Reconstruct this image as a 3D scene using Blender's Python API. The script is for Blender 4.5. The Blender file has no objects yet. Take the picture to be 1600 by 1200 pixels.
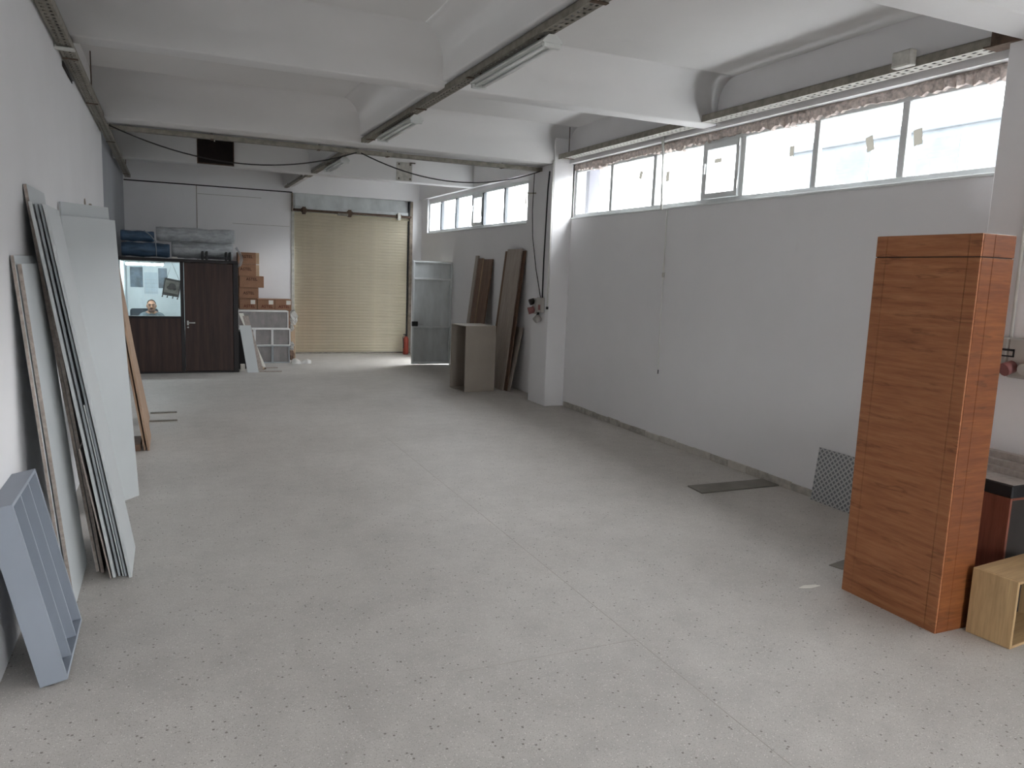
import bpy, bmesh, math, random
from mathutils import Vector, Matrix, Euler

random.seed(7)
S = bpy.context.scene
COL = S.collection

# ------------------------------------------------------------------ camera
def cam_axes(yaw, pitch, roll):
    f = Vector((math.sin(yaw) * math.cos(pitch), math.cos(yaw) * math.cos(pitch), math.sin(pitch)))
    r = Vector((math.cos(yaw), -math.sin(yaw), 0)); u = r.cross(f)
    return math.cos(roll) * r + math.sin(roll) * u, -math.sin(roll) * r + math.cos(roll) * u, f
cd = bpy.data.cameras.new('camera'); cam = bpy.data.objects.new('camera', cd); COL.objects.link(cam)
cd.sensor_width = 36; cd.lens = 1204 / 1600 * 36; cd.clip_start = .05; cd.clip_end = 800
_r, _u, _f = cam_axes(.4207, -.1416, .0382)
cam.matrix_world = Matrix(((_r.x, _u.x, -_f.x, 0), (_r.y, _u.y, -_f.y, 0), (_r.z, _u.z, -_f.z, 2.0), (0, 0, 0, 1)))
S.camera = cam

# ------------------------------------------------------------------ light: one overcast sky
SKY = 1.0
w = bpy.data.worlds.new('overcast_sky'); S.world = w; w.use_nodes = True
bg = w.node_tree.nodes['Background']; bg.inputs[0].default_value = (.94, .972, 1.0, 1); bg.inputs[1].default_value = SKY
S.view_settings.view_transform = 'Standard'; S.view_settings.look = 'None'
S.view_settings.gamma = 1; S.view_settings.use_curve_mapping = False
S.view_settings.exposure = 4.4
S.cycles.use_denoising = True
S.cycles.max_bounces = 12; S.cycles.diffuse_bounces = 8; S.cycles.transparent_max_bounces = 16
S.cycles.sample_clamp_indirect = 6

def portal(name, loc, rot, sx, sy):
    # sky portal: emits nothing, only tells the sampler where the sky is seen
    l = bpy.data.lights.new(name, 'AREA'); l.shape = 'RECTANGLE'; l.size = sx; l.size_y = sy
    l.cycles.is_portal = True
    o = bpy.data.objects.new(name, l); COL.objects.link(o); o.location = loc; o.rotation_euler = rot
H = math.pi / 2
portal('sky_portal_window', (5.66, 7.16, 3.22), (0, H, 0), .75, 6.6)
portal('sky_portal_far_window', (5.66, 14.88, 3.22), (0, H, 0), .75, 5.6)
portal('sky_portal_doorway', (3.4, -3.1, 1.15), (-H, 0, 0), 1.6, 2.3)
portal('sky_portal_rear_window', (5.66, .1, 3.22), (0, H, 0), .75, 6.0)

# ------------------------------------------------------------------ materials
def lin(h):
    if isinstance(h, str):
        h = tuple(int(h[i:i + 2], 16) / 255 for i in (0, 2, 4))
    return tuple(c / 12.92 if c <= .04045 else ((c + .055) / 1.055) ** 2.4 for c in h) + (1,)
class NT:
    def __init__(s, name):
        s.m = bpy.data.materials.new(name); s.m.use_nodes = True; s.t = s.m.node_tree
        s.b = s.t.nodes['Principled BSDF']; s.out = s.t.nodes['Material Output']
    def n(s, kind, **kw):
        nd = s.t.nodes.new(kind)
        for k, v in kw.items():
            if k.startswith('i_'): nd.inputs[k[2:].replace('_', ' ')].default_value = v
            else: setattr(nd, k, v)
        return nd
    def l(s, a, b): s.t.links.new(a, b)
    def coord(s, scale=(1, 1, 1), which='Object'):
        tc = s.n('ShaderNodeTexCoord'); mp = s.n('ShaderNodeMapping'); mp.inputs['Scale'].default_value = scale
        s.l(tc.outputs[which], mp.inputs['Vector']); return mp.outputs['Vector']
    def noise(s, vec, scale, detail=3, rough=.55):
        nd = s.n('ShaderNodeTexNoise'); nd.inputs['Scale'].default_value = scale
        nd.inputs['Detail'].default_value = detail; nd.inputs['Roughness'].default_value = rough
        s.l(vec, nd.inputs['Vector']); return nd.outputs['Fac']
    def ramp(s, fac, stops, interp='LINEAR'):
        r = s.n('ShaderNodeValToRGB'); r.color_ramp.interpolation = interp
        e = r.color_ramp.elements
        while len(e) < len(stops): e.new(.5)
        for i, (p, c) in enumerate(stops):
            e[i].position = p; e[i].color = c if len(c) == 4 else (*c, 1)
        s.l(fac, r.inputs['Fac']); return r.outputs['Color']
    def mix(s, fac, a, b, mode='MIX'):
        m = s.n('ShaderNodeMix', data_type='RGBA', blend_type=mode)
        if isinstance(fac, (int, float)): m.inputs[0].default_value = fac
        else: s.l(fac, m.inputs[0])
        for i, v in ((6, a), (7, b)):
            if isinstance(v, tuple): m.inputs[i].default_value = v
            else: s.l(v, m.inputs[i])
        return m.outputs[2]
    def bump(s, fac, strength=.2, dist=.01):
        b = s.n('ShaderNodeBump'); b.inputs['Strength'].default_value = strength; b.inputs['Distance'].default_value = dist
        s.l(fac, b.inputs['Height']); s.l(b.outputs['Normal'], s.b.inputs['Normal'])
    def base(s, c):
        if isinstance(c, tuple): s.b.inputs['Base Color'].default_value = c
        else: s.l(c, s.b.inputs['Base Color'])
        return s
    def rough(s, r, metal=0, spec=.5):
        s.b.inputs['Roughness'].default_value = r; s.b.inputs['Metallic'].default_value = metal
        s.b.inputs['Specular IOR Level'].default_value = spec
        return s

def scaled(c, k): return (c[0] * k, c[1] * k, c[2] * k, 1)
def plain(name, hexc, rough=.6, metal=0, var=.12, scale=6, bump=0, spec=.4, stretch=(1, 1, 1)):
    t = NT(name); c = lin(hexc); v = t.coord(stretch); f = t.noise(v, scale, 4)
    t.base(t.ramp(f, [(.3, scaled(c, 1 - var)), (.7, scaled(c, 1 + var))])).rough(rough, metal, spec)
    if bump: t.bump(t.noise(v, scale * 8, 3), bump, .004)
    return t.m
def plaster(name, hexc, var=.04):
    t = NT(name); c = lin(hexc); v = t.coord()
    big = t.noise(v, .7, 5, .6); fine = t.noise(v, 9, 4)
    col = t.ramp(big, [(.3, scaled(c, 1 - var)), (.65, scaled(c, 1 + var * .5))])
    mark = t.ramp(t.noise(t.coord((1, 1, .5)), 2.3, 6, .7), [(.66, (0, 0, 0, 1)), (.74, (1, 1, 1, 1))])
    col = t.mix(t.ramp(mark, [(0, (0, 0, 0, 1)), (1, (.16, .16, .16, 1))]), col, scaled(c, .72))
    t.base(col).rough(.85, 0, .25); t.bump(fine, .12, .01); return t.m
def terrazzo():
    t = NT('terrazzo_floor'); v = t.coord()
    base = t.ramp(t.noise(v, .55, 6, .65), [(.3, lin('b8b3ad')), (.5, lin('c5c0ba')), (.72, lin('d0cbc5'))])
    mid = t.ramp(t.noise(v, 4.5, 5, .7), [(.35, lin('b9b9b9')), (.6, lin('dcdcdc'))])
    base = t.mix(.38, base, mid, 'MULTIPLY')
    def chips(scale, lo, hi, seed):
        vo = t.n('ShaderNodeTexVoronoi', feature='F1'); vo.inputs['Scale'].default_value = scale
        mp = t.n('ShaderNodeMapping'); mp.inputs['Location'].default_value = (seed, seed * 2, 0)
        t.l(v, mp.inputs['Vector']); t.l(mp.outputs['Vector'], vo.inputs['Vector'])
        sep = t.n('ShaderNodeSeparateColor'); t.l(vo.outputs['Color'], sep.inputs[0])
        pick = t.ramp(sep.outputs[0], [(lo, (0, 0, 0, 1)), (hi, (1, 1, 1, 1))])
        near = t.ramp(vo.outputs['Distance'], [(.28, (1, 1, 1, 1)), (.42, (0, 0, 0, 1))])
        return t.mix(1.0, pick, near, 'MULTIPLY')
    c = t.mix(chips(130, .74, .78, 0), base, lin('a8a29b'))
    c = t.mix(chips(120, .86, .90, 3), c, lin('d6d2cc'))
    c = t.mix(chips(190, .80, .83, 7), c, lin('8f8982'))
    c = t.mix(chips(60, .955, .96, 5), c, lin('7b746d'))
    grain = t.ramp(t.noise(v, 140, 3, .8), [(.32, (.74, .74, .74, 1)), (.55, (1, 1, 1, 1))])
    c = t.mix(.55, c, grain, 'MULTIPLY')
    dirt = t.ramp(t.noise(t.coord((1, .6, 1)), 1.7, 8, .75), [(.62, (0, 0, 0, 1)), (.78, (.65, .65, .65, 1))])
    c = t.mix(dirt, c, lin('948d85'))
    t.base(c)
    rg = t.n('ShaderNodeMapRange'); rg.inputs['To Min'].default_value = .42; rg.inputs['To Max'].default_value = .72
    t.l(t.noise(v, 1.6, 6, .7), rg.inputs['Value']); t.l(rg.outputs['Result'], t.b.inputs['Roughness'])
    t.b.inputs['Specular IOR Level'].default_value = .4
    t.bump(t.noise(v, 60, 3), .08, .004); return t.m
def wood(name, c0, c1, c2, axis=0, rough=.5, s=1.0, streak=.5):
    # grain runs along `axis`
    t = NT(name); sc = [14 * s, 14 * s, 14 * s]; sc[axis] = .9 * s; v = t.coord(tuple(sc))
    f1 = t.noise(v, 1.3, 6, .6); f2 = t.noise(v, 7, 4, .6)
    col = t.ramp(f1, [(.3, lin(c0)), (.5, lin(c1)), (.72, lin(c2))])
    fine = t.ramp(f2, [(.35, (.72, .72, .72, 1)), (.6, (1, 1, 1, 1))])
    sc2 = [5 * s, 5 * s, 5 * s]; sc2[axis] = .8 * s
    st = t.ramp(t.noise(t.coord(tuple(sc2)), 2.2, 3, .5), [(.60, (0, 0, 0, 1)), (.66, (streak, streak, streak, 1)), (.70, (0, 0, 0, 1))])
    col = t.mix(.55, col, fine, 'MULTIPLY'); col = t.mix(st, col, scaled(lin(c0), .45))
    t.base(col).rough(rough, 0, .35); t.bump(f2, .06, .003); return t.m
def glass(name, tint=(1, 1, 1, 1), gloss=.07, dust=0.0):
    t = NT(name); tr = t.n('ShaderNodeBsdfTransparent'); tr.inputs[0].default_value = tint
    gl = t.n('ShaderNodeBsdfGlossy'); gl.inputs['Roughness'].default_value = .02
    mx = t.n('ShaderNodeMixShader'); mx.inputs[0].default_value = gloss
    t.l(tr.outputs[0], mx.inputs[1]); t.l(gl.outputs[0], mx.inputs[2]); last = mx
    if dust:
        df = t.n('ShaderNodeBsdfTranslucent'); df.inputs[0].default_value = (.8, .84, .88, 1)
        m2 = t.n('ShaderNodeMixShader')
        f = t.ramp(t.noise(t.coord((1, 3, 1)), 2.5, 5), [(.3, (dust * .5,) * 3), (.7, (dust,) * 3)])
        t.l(f, m2.inputs[0]); t.l(mx.outputs[0], m2.inputs[1]); t.l(df.outputs[0], m2.inputs[2]); last = m2
    t.l(last.outputs[0], t.out.inputs['Surface']); return t.m
def film(name, tint, alpha, rough=.25):
    t = NT(name); v = t.coord(); f = t.noise(t.coord((1, 1, 3)), 7, 6, .7)
    t.base(t.ramp(f, [(.3, scaled(lin(tint), .7)), (.7, lin(tint))])).rough(rough, 0, .6)
    r = t.n('ShaderNodeMapRange'); r.inputs['To Min'].default_value = max(0, alpha - .25); r.inputs['To Max'].default_value = min(1, alpha + .25)
    t.l(f, r.inputs['Value']); t.l(r.outputs['Result'], t.b.inputs['Alpha']); t.bump(f, .6, .02); return t.m
def emit(name, col, k):
    t = NT(name); e = t.n('ShaderNodeEmission'); e.inputs[0].default_value = col; e.inputs[1].default_value = k
    t.l(e.outputs[0], t.out.inputs['Surface']); return t.m
def checker_plate():
    t = NT('tread_plate_steel'); v = t.coord((1, 1, 1))
    def bars(sgn):
        m = t.n('ShaderNodeMapping'); m.inputs['Rotation'].default_value = (sgn * math.pi / 4, 0, 0); t.l(v, m.inputs['Vector'])
        wv = t.n('ShaderNodeTexWave', wave_type='BANDS', bands_direction='Y'); wv.inputs['Scale'].default_value = 8
        t.l(m.outputs['Vector'], wv.inputs['Vector']); return wv.outputs['Fac']
    mx = t.n('ShaderNodeMath', operation='MAXIMUM'); t.l(bars(1), mx.inputs[0]); t.l(bars(-1), mx.inputs[1])
    t.base(t.ramp(mx.outputs[0], [(.55, lin('7e8083')), (.9, lin('bdbdbc'))])).rough(.55, .3); t.bump(mx.outputs[0], .5, .006); return t.m

M = {}
M['wall'] = plaster('white_plaster', 'e3e2e3')
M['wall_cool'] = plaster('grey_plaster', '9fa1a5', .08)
M['ceil'] = plaster('ceiling_plaster', 'e2e1e0', .04)
M['floor'] = terrazzo()
M['joint'] = plain('joint_filler', 'aca69f', .9, scale=20)
M['concrete'] = plain('raw_concrete', '8c857c', .9, var=.3, scale=9, bump=.5)
M['mortar'] = plain('rough_mortar', 'c9bdb6', .95, var=.4, scale=25, bump=.8)
M['tile'] = plain('skirting_tile', 'a7a29a', .6, var=.25, scale=12)
M['tile_pale'] = plain('pale_skirting_tile', 'bdb8b0', .6, var=.12, scale=12)
M['frame'] = plain('window_frame_white', 'd9dcdc', .45, var=.05)
M['frame_grey'] = plain('backlit_grey_frame', '63676a', .6, var=.08)  # frame colour darkened so backlit mullions stay dark against the bright sky
M['glass'] = glass('window_glass', (.985, .985, .985, 1), .06, .04)
M['glass_dusty'] = glass('dusty_window_glass', (.96, .97, .98, 1), .06, .02)
M['glass_office'] = glass('office_glass', (.95, .98, .98, 1), .06)
def sheer(name, c):
    t = NT(name); a = t.n('ShaderNodeBsdfTranslucent'); a.inputs[0].default_value = lin(c); t.l(a.outputs[0], t.out.inputs['Surface']); return t.m
M['tape'] = sheer('backlit_paper_sticker', '8c8a85')
M['tray'] = plain('galvanised_tray', '8a857b', .6, .35, var=.25, scale=14)
M['tray_white'] = plain('pale_tray_metal', 'b9b7b0', .6, .1, var=.2, scale=14)
M['lampw'] = plain('lamp_white', 'd0d2cf', .5, var=.06)
M['tube_off'] = plain('unlit_tube', 'e4e6e4', .25, var=.03)
M['black'] = plain('black_plastic', '17171a', .5, var=.2)
M['cable'] = plain('dark_cable', '2b2826', .6)
M['pvc'] = plain('white_conduit', 'd5d5d0', .5, var=.06)
M['rust'] = plain('rusty_steel', '5d4c40', .8, .2, var=.35, scale=20)
M['shutter'] = plain('cream_shutter', 'f7eed6', .5, .05, var=.06, scale=3)
M['galv'] = plain('galvanised_sheet', 'c4c8c8', .5, 0, var=.14, scale=5, stretch=(1, 1, .3))
M['jamb'] = plain('bare_jamb', '8e8377', .9, var=.3, scale=12, bump=.4)
M['red'] = plain('red_paint', '8d3a2b', .5, var=.15)
M['darkwood'] = wood('dark_walnut_laminate', '2a1c19', '3a2823', '4a342d', 2, .5, .8, .2)
M['darkframe'] = plain('black_brown_frame', '1c1617', .5, var=.2)
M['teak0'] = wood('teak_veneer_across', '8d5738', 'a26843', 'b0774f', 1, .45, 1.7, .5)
M['teak1'] = wood('teak_veneer_end_shaded', '69391f', '7a4626', '8a552f', 0, .45, 1.7, .5)  # same veneer; end faces darkened in colour to offset the doorway light
M['white_board'] = plain('white_melamine', 'bec2c3', .4, var=.03, scale=2)
M['board_grey'] = plain('grey_melamine', 'a4a9ad', .5, var=.08)
M['chip'] = plain('chipboard_edge', 'a2978f', .9, var=.25, scale=40)
M['chip_dark'] = plain('dark_board_back', '6c6460', .8, var=.15, scale=10)
M['pine'] = wood('pine_board', '937864', 'a98d76', 'b89d86', 2, .7, 1, .3)
M['slate'] = plain('blue_grey_lacquer', '9299a3', .5, var=.04, scale=3)
M['taupe'] = plain('taupe_laminate', '9b9288', .55, var=.06, scale=3)
M['taupe_plank'] = wood('taupe_woodgrain', '968b82', 'a3988e', 'aea39a', 2, .6, 1, .15)
M['brown_board'] = wood('brown_veneer_board', '5a4438', '6d5444', '7d6351', 2, .6, 1, .25)
M['carton'] = plain('brown_cardboard', '97725a', .85, var=.1, scale=8)
M['carton_lt'] = plain('light_cardboard', 'b39c82', .85, var=.1, scale=8)
M['ink'] = plain('dark_print', '3a2018', .9)
M['ink_red'] = plain('red_brown_print', '5c2016', .9)
M['paper'] = plain('white_paper', 'e0ddd4', .85, var=.04)
M['unit_white'] = plain('white_lacquer', 'f2f2f0', .35, var=.03)
M['wrapbox'] = plain('wrapped_panel', '7a706d', .3, var=.5, scale=9, stretch=(1, 1, .4), spec=.6)
M['film'] = film('clear_stretch_film', 'cfcfcf', .25)
M['bubble'] = film('bubble_wrap', 'dfe3e6', .55, .35)
M['film_white'] = film('white_stretch_film', 'd6d4cf', .7, .4)
M['blue'] = plain('blue_plastic_wrap', '4e6680', .35, var=.35, scale=5, stretch=(1, 1, 4), bump=.3)
M['steel'] = plain('brushed_steel', 'b5b5b2', .3, .9, var=.05)
M['brownbox'] = wood('mahogany_laminate', '6b3a2a', '7c4635', '8a5140', 2, .5, 1, .2)
M['darkint'] = plain('dark_interior', '2c2724', .7)
M['beige'] = wood('beech_laminate', 'a88a63', 'b5966d', 'c0a277', 2, .5, 1, .15)
M['beige_top'] = wood('beech_laminate_flat', 'a88a63', 'b5966d', 'c0a277', 0, .5, 1, .15)
M['greyboard'] = plain('grey_speckled_board', 'a19a94', .6, var=.15, scale=30)
M['tread'] = checker_plate()
M['darkplate'] = plain('dark_steel_plate', '7b776f', .6, .3, var=.12)
M['duct'] = plain('dark_opening', '1d1513', .9, var=.3)
M['office_wall'] = plain('office_white_panel', 'c9d0d2', .6, var=.03)
M['officelamp'] = emit('lit_tube', (.9, .97, 1, 1), 9)
M['skin'] = plain('skin', '9a7560', .55, var=.08, scale=20)
M['hair'] = plain('short_dark_hair', '2a221e', .9, var=.3, scale=60)
M['shirt'] = plain('grey_shirt', '5f6a70', .9, var=.15, scale=20)
M['trouser'] = plain('dark_trousers', '2c2e35', .9)
M['eye'] = plain('dark_eye', '1b1512', .3)
M['stubble'] = plain('stubbled_skin', '6f5a50', .7, var=.2, scale=60)
M['lip'] = plain('lip', '8d5a4c', .6)
M['chairf'] = plain('dark_chair_fabric', '2e3a42', .9)
M['poster'] = plain('dark_poster_print', '56636e', .5, var=.6, scale=5)
M['calendar'] = plain('pale_calendar_paper', 'b4bfc6', .7, var=.06)
M['tapestry'] = plain('woven_tapestry', '8d8d83', .9, var=.35, scale=14)
M['tapestry_dk'] = plain('dark_tapestry_border', '3a3d3b', .9, var=.3, scale=20)
M['plug'] = plain('red_plug', '8a5a58', .5)
M['sockgrey'] = plain('grey_socket_box', 'a9a6a0', .5, var=.08)
M['ground'] = plain('outside_concrete', '5c5a58', .9, var=.15, scale=.5)
M['facade'] = plain('grey_facade', '53595d', .8, var=.04, scale=.4, spec=0)
M['facade_glass'] = plain('blue_facade_glass', '464f58', .9, var=.1, spec=0)
M['hill'] = plain('hazy_hill', '4c5256', .95, var=.2, scale=.05)
M['pilaster'] = plain('outside_render', '59585e', .9, var=.05, spec=0)

# ------------------------------------------------------------------ geometry helpers
OFF = {}
def mesh_obj(name, bm, mats, parent=None, loc=None):
    me = bpy.data.meshes.new(name); bm.normal_update(); bm.to_mesh(me); bm.free()
    for m in (mats if isinstance(mats, (list, tuple)) else [mats]):
        me.materials.append(M[m] if isinstance(m, str) else m)
    return link(name, me, parent, loc)
def link(name, me, parent=None, loc=None):
    o = bpy.data.objects.new(name, me); COL.objects.link(o)
    if parent is not None:
        o.parent = parent; off = OFF[parent.name]
        OFF[o.name] = off
        if loc is None:
            o.location = -off if parent.parent is None and parent.type == 'EMPTY' else (0, 0, 0)
            if parent.type == 'EMPTY': OFF[o.name] = off
        else: o.location = loc
    else:
        OFF[o.name] = Vector((0, 0, 0))
        if loc is not None: o.location = loc
    return o
def tag(o, label=None, cat=None, group=None, kind=None):
    for k, v in (('label', label), ('category', cat), ('group', group), ('kind', kind)):
        if v: o[k] = v
    return o
def thing(name, label, cat, loc=(0, 0, 0), rotz=0, group=None, kind=None, local=False):
    """Empty at the thing's base.  Parts are written in world coordinates unless local (or rotated)."""
    o = bpy.data.objects.new(name, None); COL.objects.link(o); o.empty_display_size = .1
    o.location = loc; o.rotation_euler = (0, 0, rotz)
    OFF[o.name] = Vector((0, 0, 0)) if (local or rotz) else Vector(loc)
    return tag(o, label, cat, group, kind)
def bm_box(bm, lo, hi, mi=0):
    x0, y0, z0 = lo; x1, y1, z1 = hi
    v = [bm.verts.new(p) for p in ((x0, y0, z0), (x1, y0, z0), (x1, y1, z0), (x0, y1, z0), (x0, y0, z1), (x1, y0, z1), (x1, y1, z1), (x0, y1, z1))]
    for q in ((0, 3, 2, 1), (4, 5, 6, 7), (0, 1, 5, 4), (1, 2, 6, 5), (2, 3, 7, 6), (3, 0, 4, 7)):
        bm.faces.new([v[i] for i in q]).material_index = mi
def bev(bm, b, seg=1):
    if b: bmesh.ops.bevel(bm, geom=bm.edges[:], offset=b, segments=seg, affect='EDGES', profile=.7)
def box(parent, name, lo, hi, mat, b=.004):
    bm = bmesh.new(); lo2 = [min(a, c) for a, c in zip(lo, hi)]; hi2 = [max(a, c) for a, c in zip(lo, hi)]
    bm_box(bm, lo2, hi2); b = min(b, min(h - l for l, h in zip(lo2, hi2)) * .3); bev(bm, b)
    return mesh_obj(name, bm, mat, parent)
def boxes(parent, name, lst, mat):
    bm = bmesh.new()
    for lo, hi in lst: bm_box(bm, lo, hi)
    return mesh_obj(name, bm, mat, parent)
def hexa(parent, name, o, u, v, w_, mats, b=.0015):
    """slab from corner o with edge vectors u, v (big face) and w_ (thickness); mats[1] on the thin edges"""
    o, u, v, w_ = map(Vector, (o, u, v, w_)); bm = bmesh.new()
    p = [bm.verts.new(q) for q in (o, o + u, o + u + v, o + v, o + w_, o + u + w_, o + u + v + w_, o + v + w_)]
    for k, q in enumerate(((0, 3, 2, 1), (4, 5, 6, 7), (0, 1, 5, 4), (1, 2, 6, 5), (2, 3, 7, 6), (3, 0, 4, 7))):
        bm.faces.new([p[i] for i in q]).material_index = 0 if k < 2 or len(mats) < 2 else 1
    bmesh.ops.recalc_face_normals(bm, faces=bm.faces[:]); bev(bm, b)
    return mesh_obj(name, bm, mats, parent)
def bm_tube(bm, pts, r, n=6, mi=0):
    pts = [Vector(p) for p in pts]; rings = []
    for i, p in enumerate(pts):
        d = (pts[min(i + 1, len(pts) - 1)] - pts[max(i - 1, 0)]).normalized()
        a = Vector((0, 0, 1)) if abs(d.z) < .9 else Vector((1, 0, 0))
        s = d.cross(a).normalized(); t = s.cross(d)
        rr = r[i] if isinstance(r, (list, tuple)) else r
        rings.append([bm.verts.new(p + rr * (math.cos(2 * math.pi * k / n) * s + math.sin(2 * math.pi * k / n) * t)) for k in range(n)])
    for a, b in zip(rings, rings[1:]):
        for k in range(n):
            f = bm.faces.new((a[k], a[(k + 1) % n], b[(k + 1) % n], b[k])); f.smooth = True; f.material_index = mi
    bm.faces.new(rings[0][::-1]); bm.faces.new(rings[-1])
    bmesh.ops.recalc_face_normals(bm, faces=bm.faces[:])
def tube(parent, name, pts, r, mat, n=6):
    bm = bmesh.new(); bm_tube(bm, pts, r, n); return mesh_obj(name, bm, mat, parent)
def bm_ball(bm, c, rx, ry, rz, seg=14, rings=9):
    r = bmesh.ops.create_uvsphere(bm, u_segments=seg, v_segments=rings, radius=1, matrix=Matrix.Translation(c) @ Matrix.Diagonal((rx, ry, rz, 1)))
    for v in r['verts']:
        for f in v.link_faces: f.smooth = True
def ball(parent, name, c, rx, ry, rz, mat, seg=14, rings=9):
    bm = bmesh.new(); bm_ball(bm, c, rx, ry, rz, seg, rings); return mesh_obj(name, bm, mat, parent)
def text(parent, name, body, size, loc, rot, mat, depth=.001):
    cu = bpy.data.curves.new(name, 'FONT'); cu.body = body; cu.size = size; cu.extrude = depth; cu.align_x = 'CENTER'; cu.align_y = 'CENTER'
    cu.resolution_u = 2; cu.offset = size * .012
    t = bpy.data.objects.new('tmp_text', cu); COL.objects.link(t)
    dg = bpy.context.evaluated_depsgraph_get(); me = bpy.data.meshes.new_from_object(t.evaluated_get(dg))
    bpy.data.objects.remove(t)
    me.transform(Matrix.Translation(loc) @ Euler(rot).to_matrix().to_4x4())
    me.materials.clear(); me.materials.append(M[mat]); me.name = name
    return link(name, me, parent)
def copy_tree(o, parent=None):
    c = o.copy(); COL.objects.link(c); c.parent = parent; OFF[c.name] = OFF[o.name]
    for ch in list(o.children): copy_tree(ch, c)
    return c

# ------------------------------------------------------------------ setting
XL, XR, YB, ZS = -.77, 5.57, 18.1, 4.15      # left wall, right wall, back wall, slab
YF = -3.0                                     # wall behind the camera
fl = box(None, 'floor', (-1.2, YF - .2, -.15), (5.85, YB + .3, 0), 'floor', 0); tag(fl, 'grey terrazzo floor with fine dark and white chips', 'floor', kind='structure')
for a, b in (((2.347, -3, 0), (2.352, 9, .0008)), ((1.3, 3.415, 0), (2.345, 3.42, .0008))):
    box(fl, 'joint_strip', a, b, 'joint', 0)
ce = box(None, 'ceiling', (-1.2, YF - .2, ZS), (5.85, YB + .3, ZS + .25), 'ceil', 0); tag(ce, 'whitewashed concrete ceiling slab between beams', 'ceiling', kind='structure')
o = boxes(None, 'wall_left', [((-1.1, YF, 0), (XL, 11.85, ZS))], 'wall'); tag(o, 'white plastered wall that the white panels lean on', 'wall', kind='structure')
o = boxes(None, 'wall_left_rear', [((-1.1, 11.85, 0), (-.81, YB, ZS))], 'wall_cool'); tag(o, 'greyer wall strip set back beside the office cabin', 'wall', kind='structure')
wl = bpy.data.objects['wall_left']
for y0, z0, ww, hh in ((9.05, 2.46, .28, .16), (9.6, 2.53, .5, .07), (10.5, 2.56, .4, .05)):
    bm = bmesh.new(); c = bm.verts.new((XL + .004, y0 + ww / 2, z0 + hh / 2)); rim = []
    for k in range(11):
        a = 2 * math.pi * k / 11; q = .35 + .2 * random.random(); rim.append(bm.verts.new((XL + .001, y0 + ww / 2 + ww * q * math.cos(a), z0 + hh / 2 + hh * q * math.sin(a))))
    for k in range(11): bm.faces.new((c, rim[k], rim[(k + 1) % 11]))
    bmesh.ops.recalc_face_normals(bm, faces=bm.faces[:]); mesh_obj('bare_plaster_patch', bm, 'jamb', wl)
SILL, HEAD = 2.87, 3.655
XO = 5.8
W1, W2, W3 = (3.73, 10.5), (12.1, 17.65), (-2.9, 3.13)
DY0, DY1, DZ = 15.84, 16.7, 2.2
o = boxes(None, 'wall_right', [
    ((XR, YF, 0), (XO, DY0, SILL)), ((XR, DY1, 0), (XO, YB + .2, SILL)), ((XR, DY0, DZ), (XO, DY1, SILL)),
    ((XR, YF, SILL), (XO, W3[0], HEAD)), ((XR, W3[1], SILL), (XO, W1[0], HEAD)), ((XR, W1[1], SILL), (XO, W2[0], HEAD)),
    ((XR, W2[1], SILL), (XO, YB + .2, HEAD)), ((5.5, YF, HEAD), (XO, YB + .2, ZS))], 'wall')
tag(o, 'white plastered wall under the strip windows', 'wall', kind='structure')
RX0, RX1, RZ = 2.56, 5.30, 3.62
o = boxes(None, 'wall_back', [((-1.1, YB, 0), (RX0, YB + .2, ZS)), ((RX1, YB, 0), (XR, YB + .2, ZS)), ((RX0, YB, RZ), (RX1, YB + .2, ZS))], 'wall')
tag(o, 'white end wall around the roller shutter', 'wall', kind='structure')
o = boxes(None, 'wall_front', [((-1.1, YF - .2, 0), (2.6, YF, ZS)), ((4.2, YF - .2, 0), (XO, YF, ZS)), ((2.6, YF - .2, 2.3), (4.2, YF, ZS))], 'wall')
tag(o, 'white end wall with an open doorway opposite the shutter', 'wall', kind='structure')
# joints between the back wall's boards
wb = bpy.data.objects['wall_back']
for lo, hi in (((.575, YB - .004, 2.0), (.59, YB, 3.62)), ((-.8, YB - .006, 3.605), (2.56, YB, 3.63)), ((.6, YB - .003, 3.44), (1.9, YB, 3.447)), ((1.3, YB - .003, 2.86), (2.5, YB, 2.866))):
    box(wb, 'board_joint', lo, hi, 'concrete' if lo[2] < 3.5 else 'darkframe', 0)
# columns on the right
for k, (y0, y1, x0, lb) in enumerate(((10.5, 11.1, 5.25, 'white square column with cables and a socket box between the two strip windows'),
                                      (3.13, 3.73, 5.3, 'white square column behind the tall teak unit'))):
    o = box(None, 'column', (x0, y0, 0), (5.6, y1, ZS), 'wall', .008); tag(o, lb, 'column', kind='structure')
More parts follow.
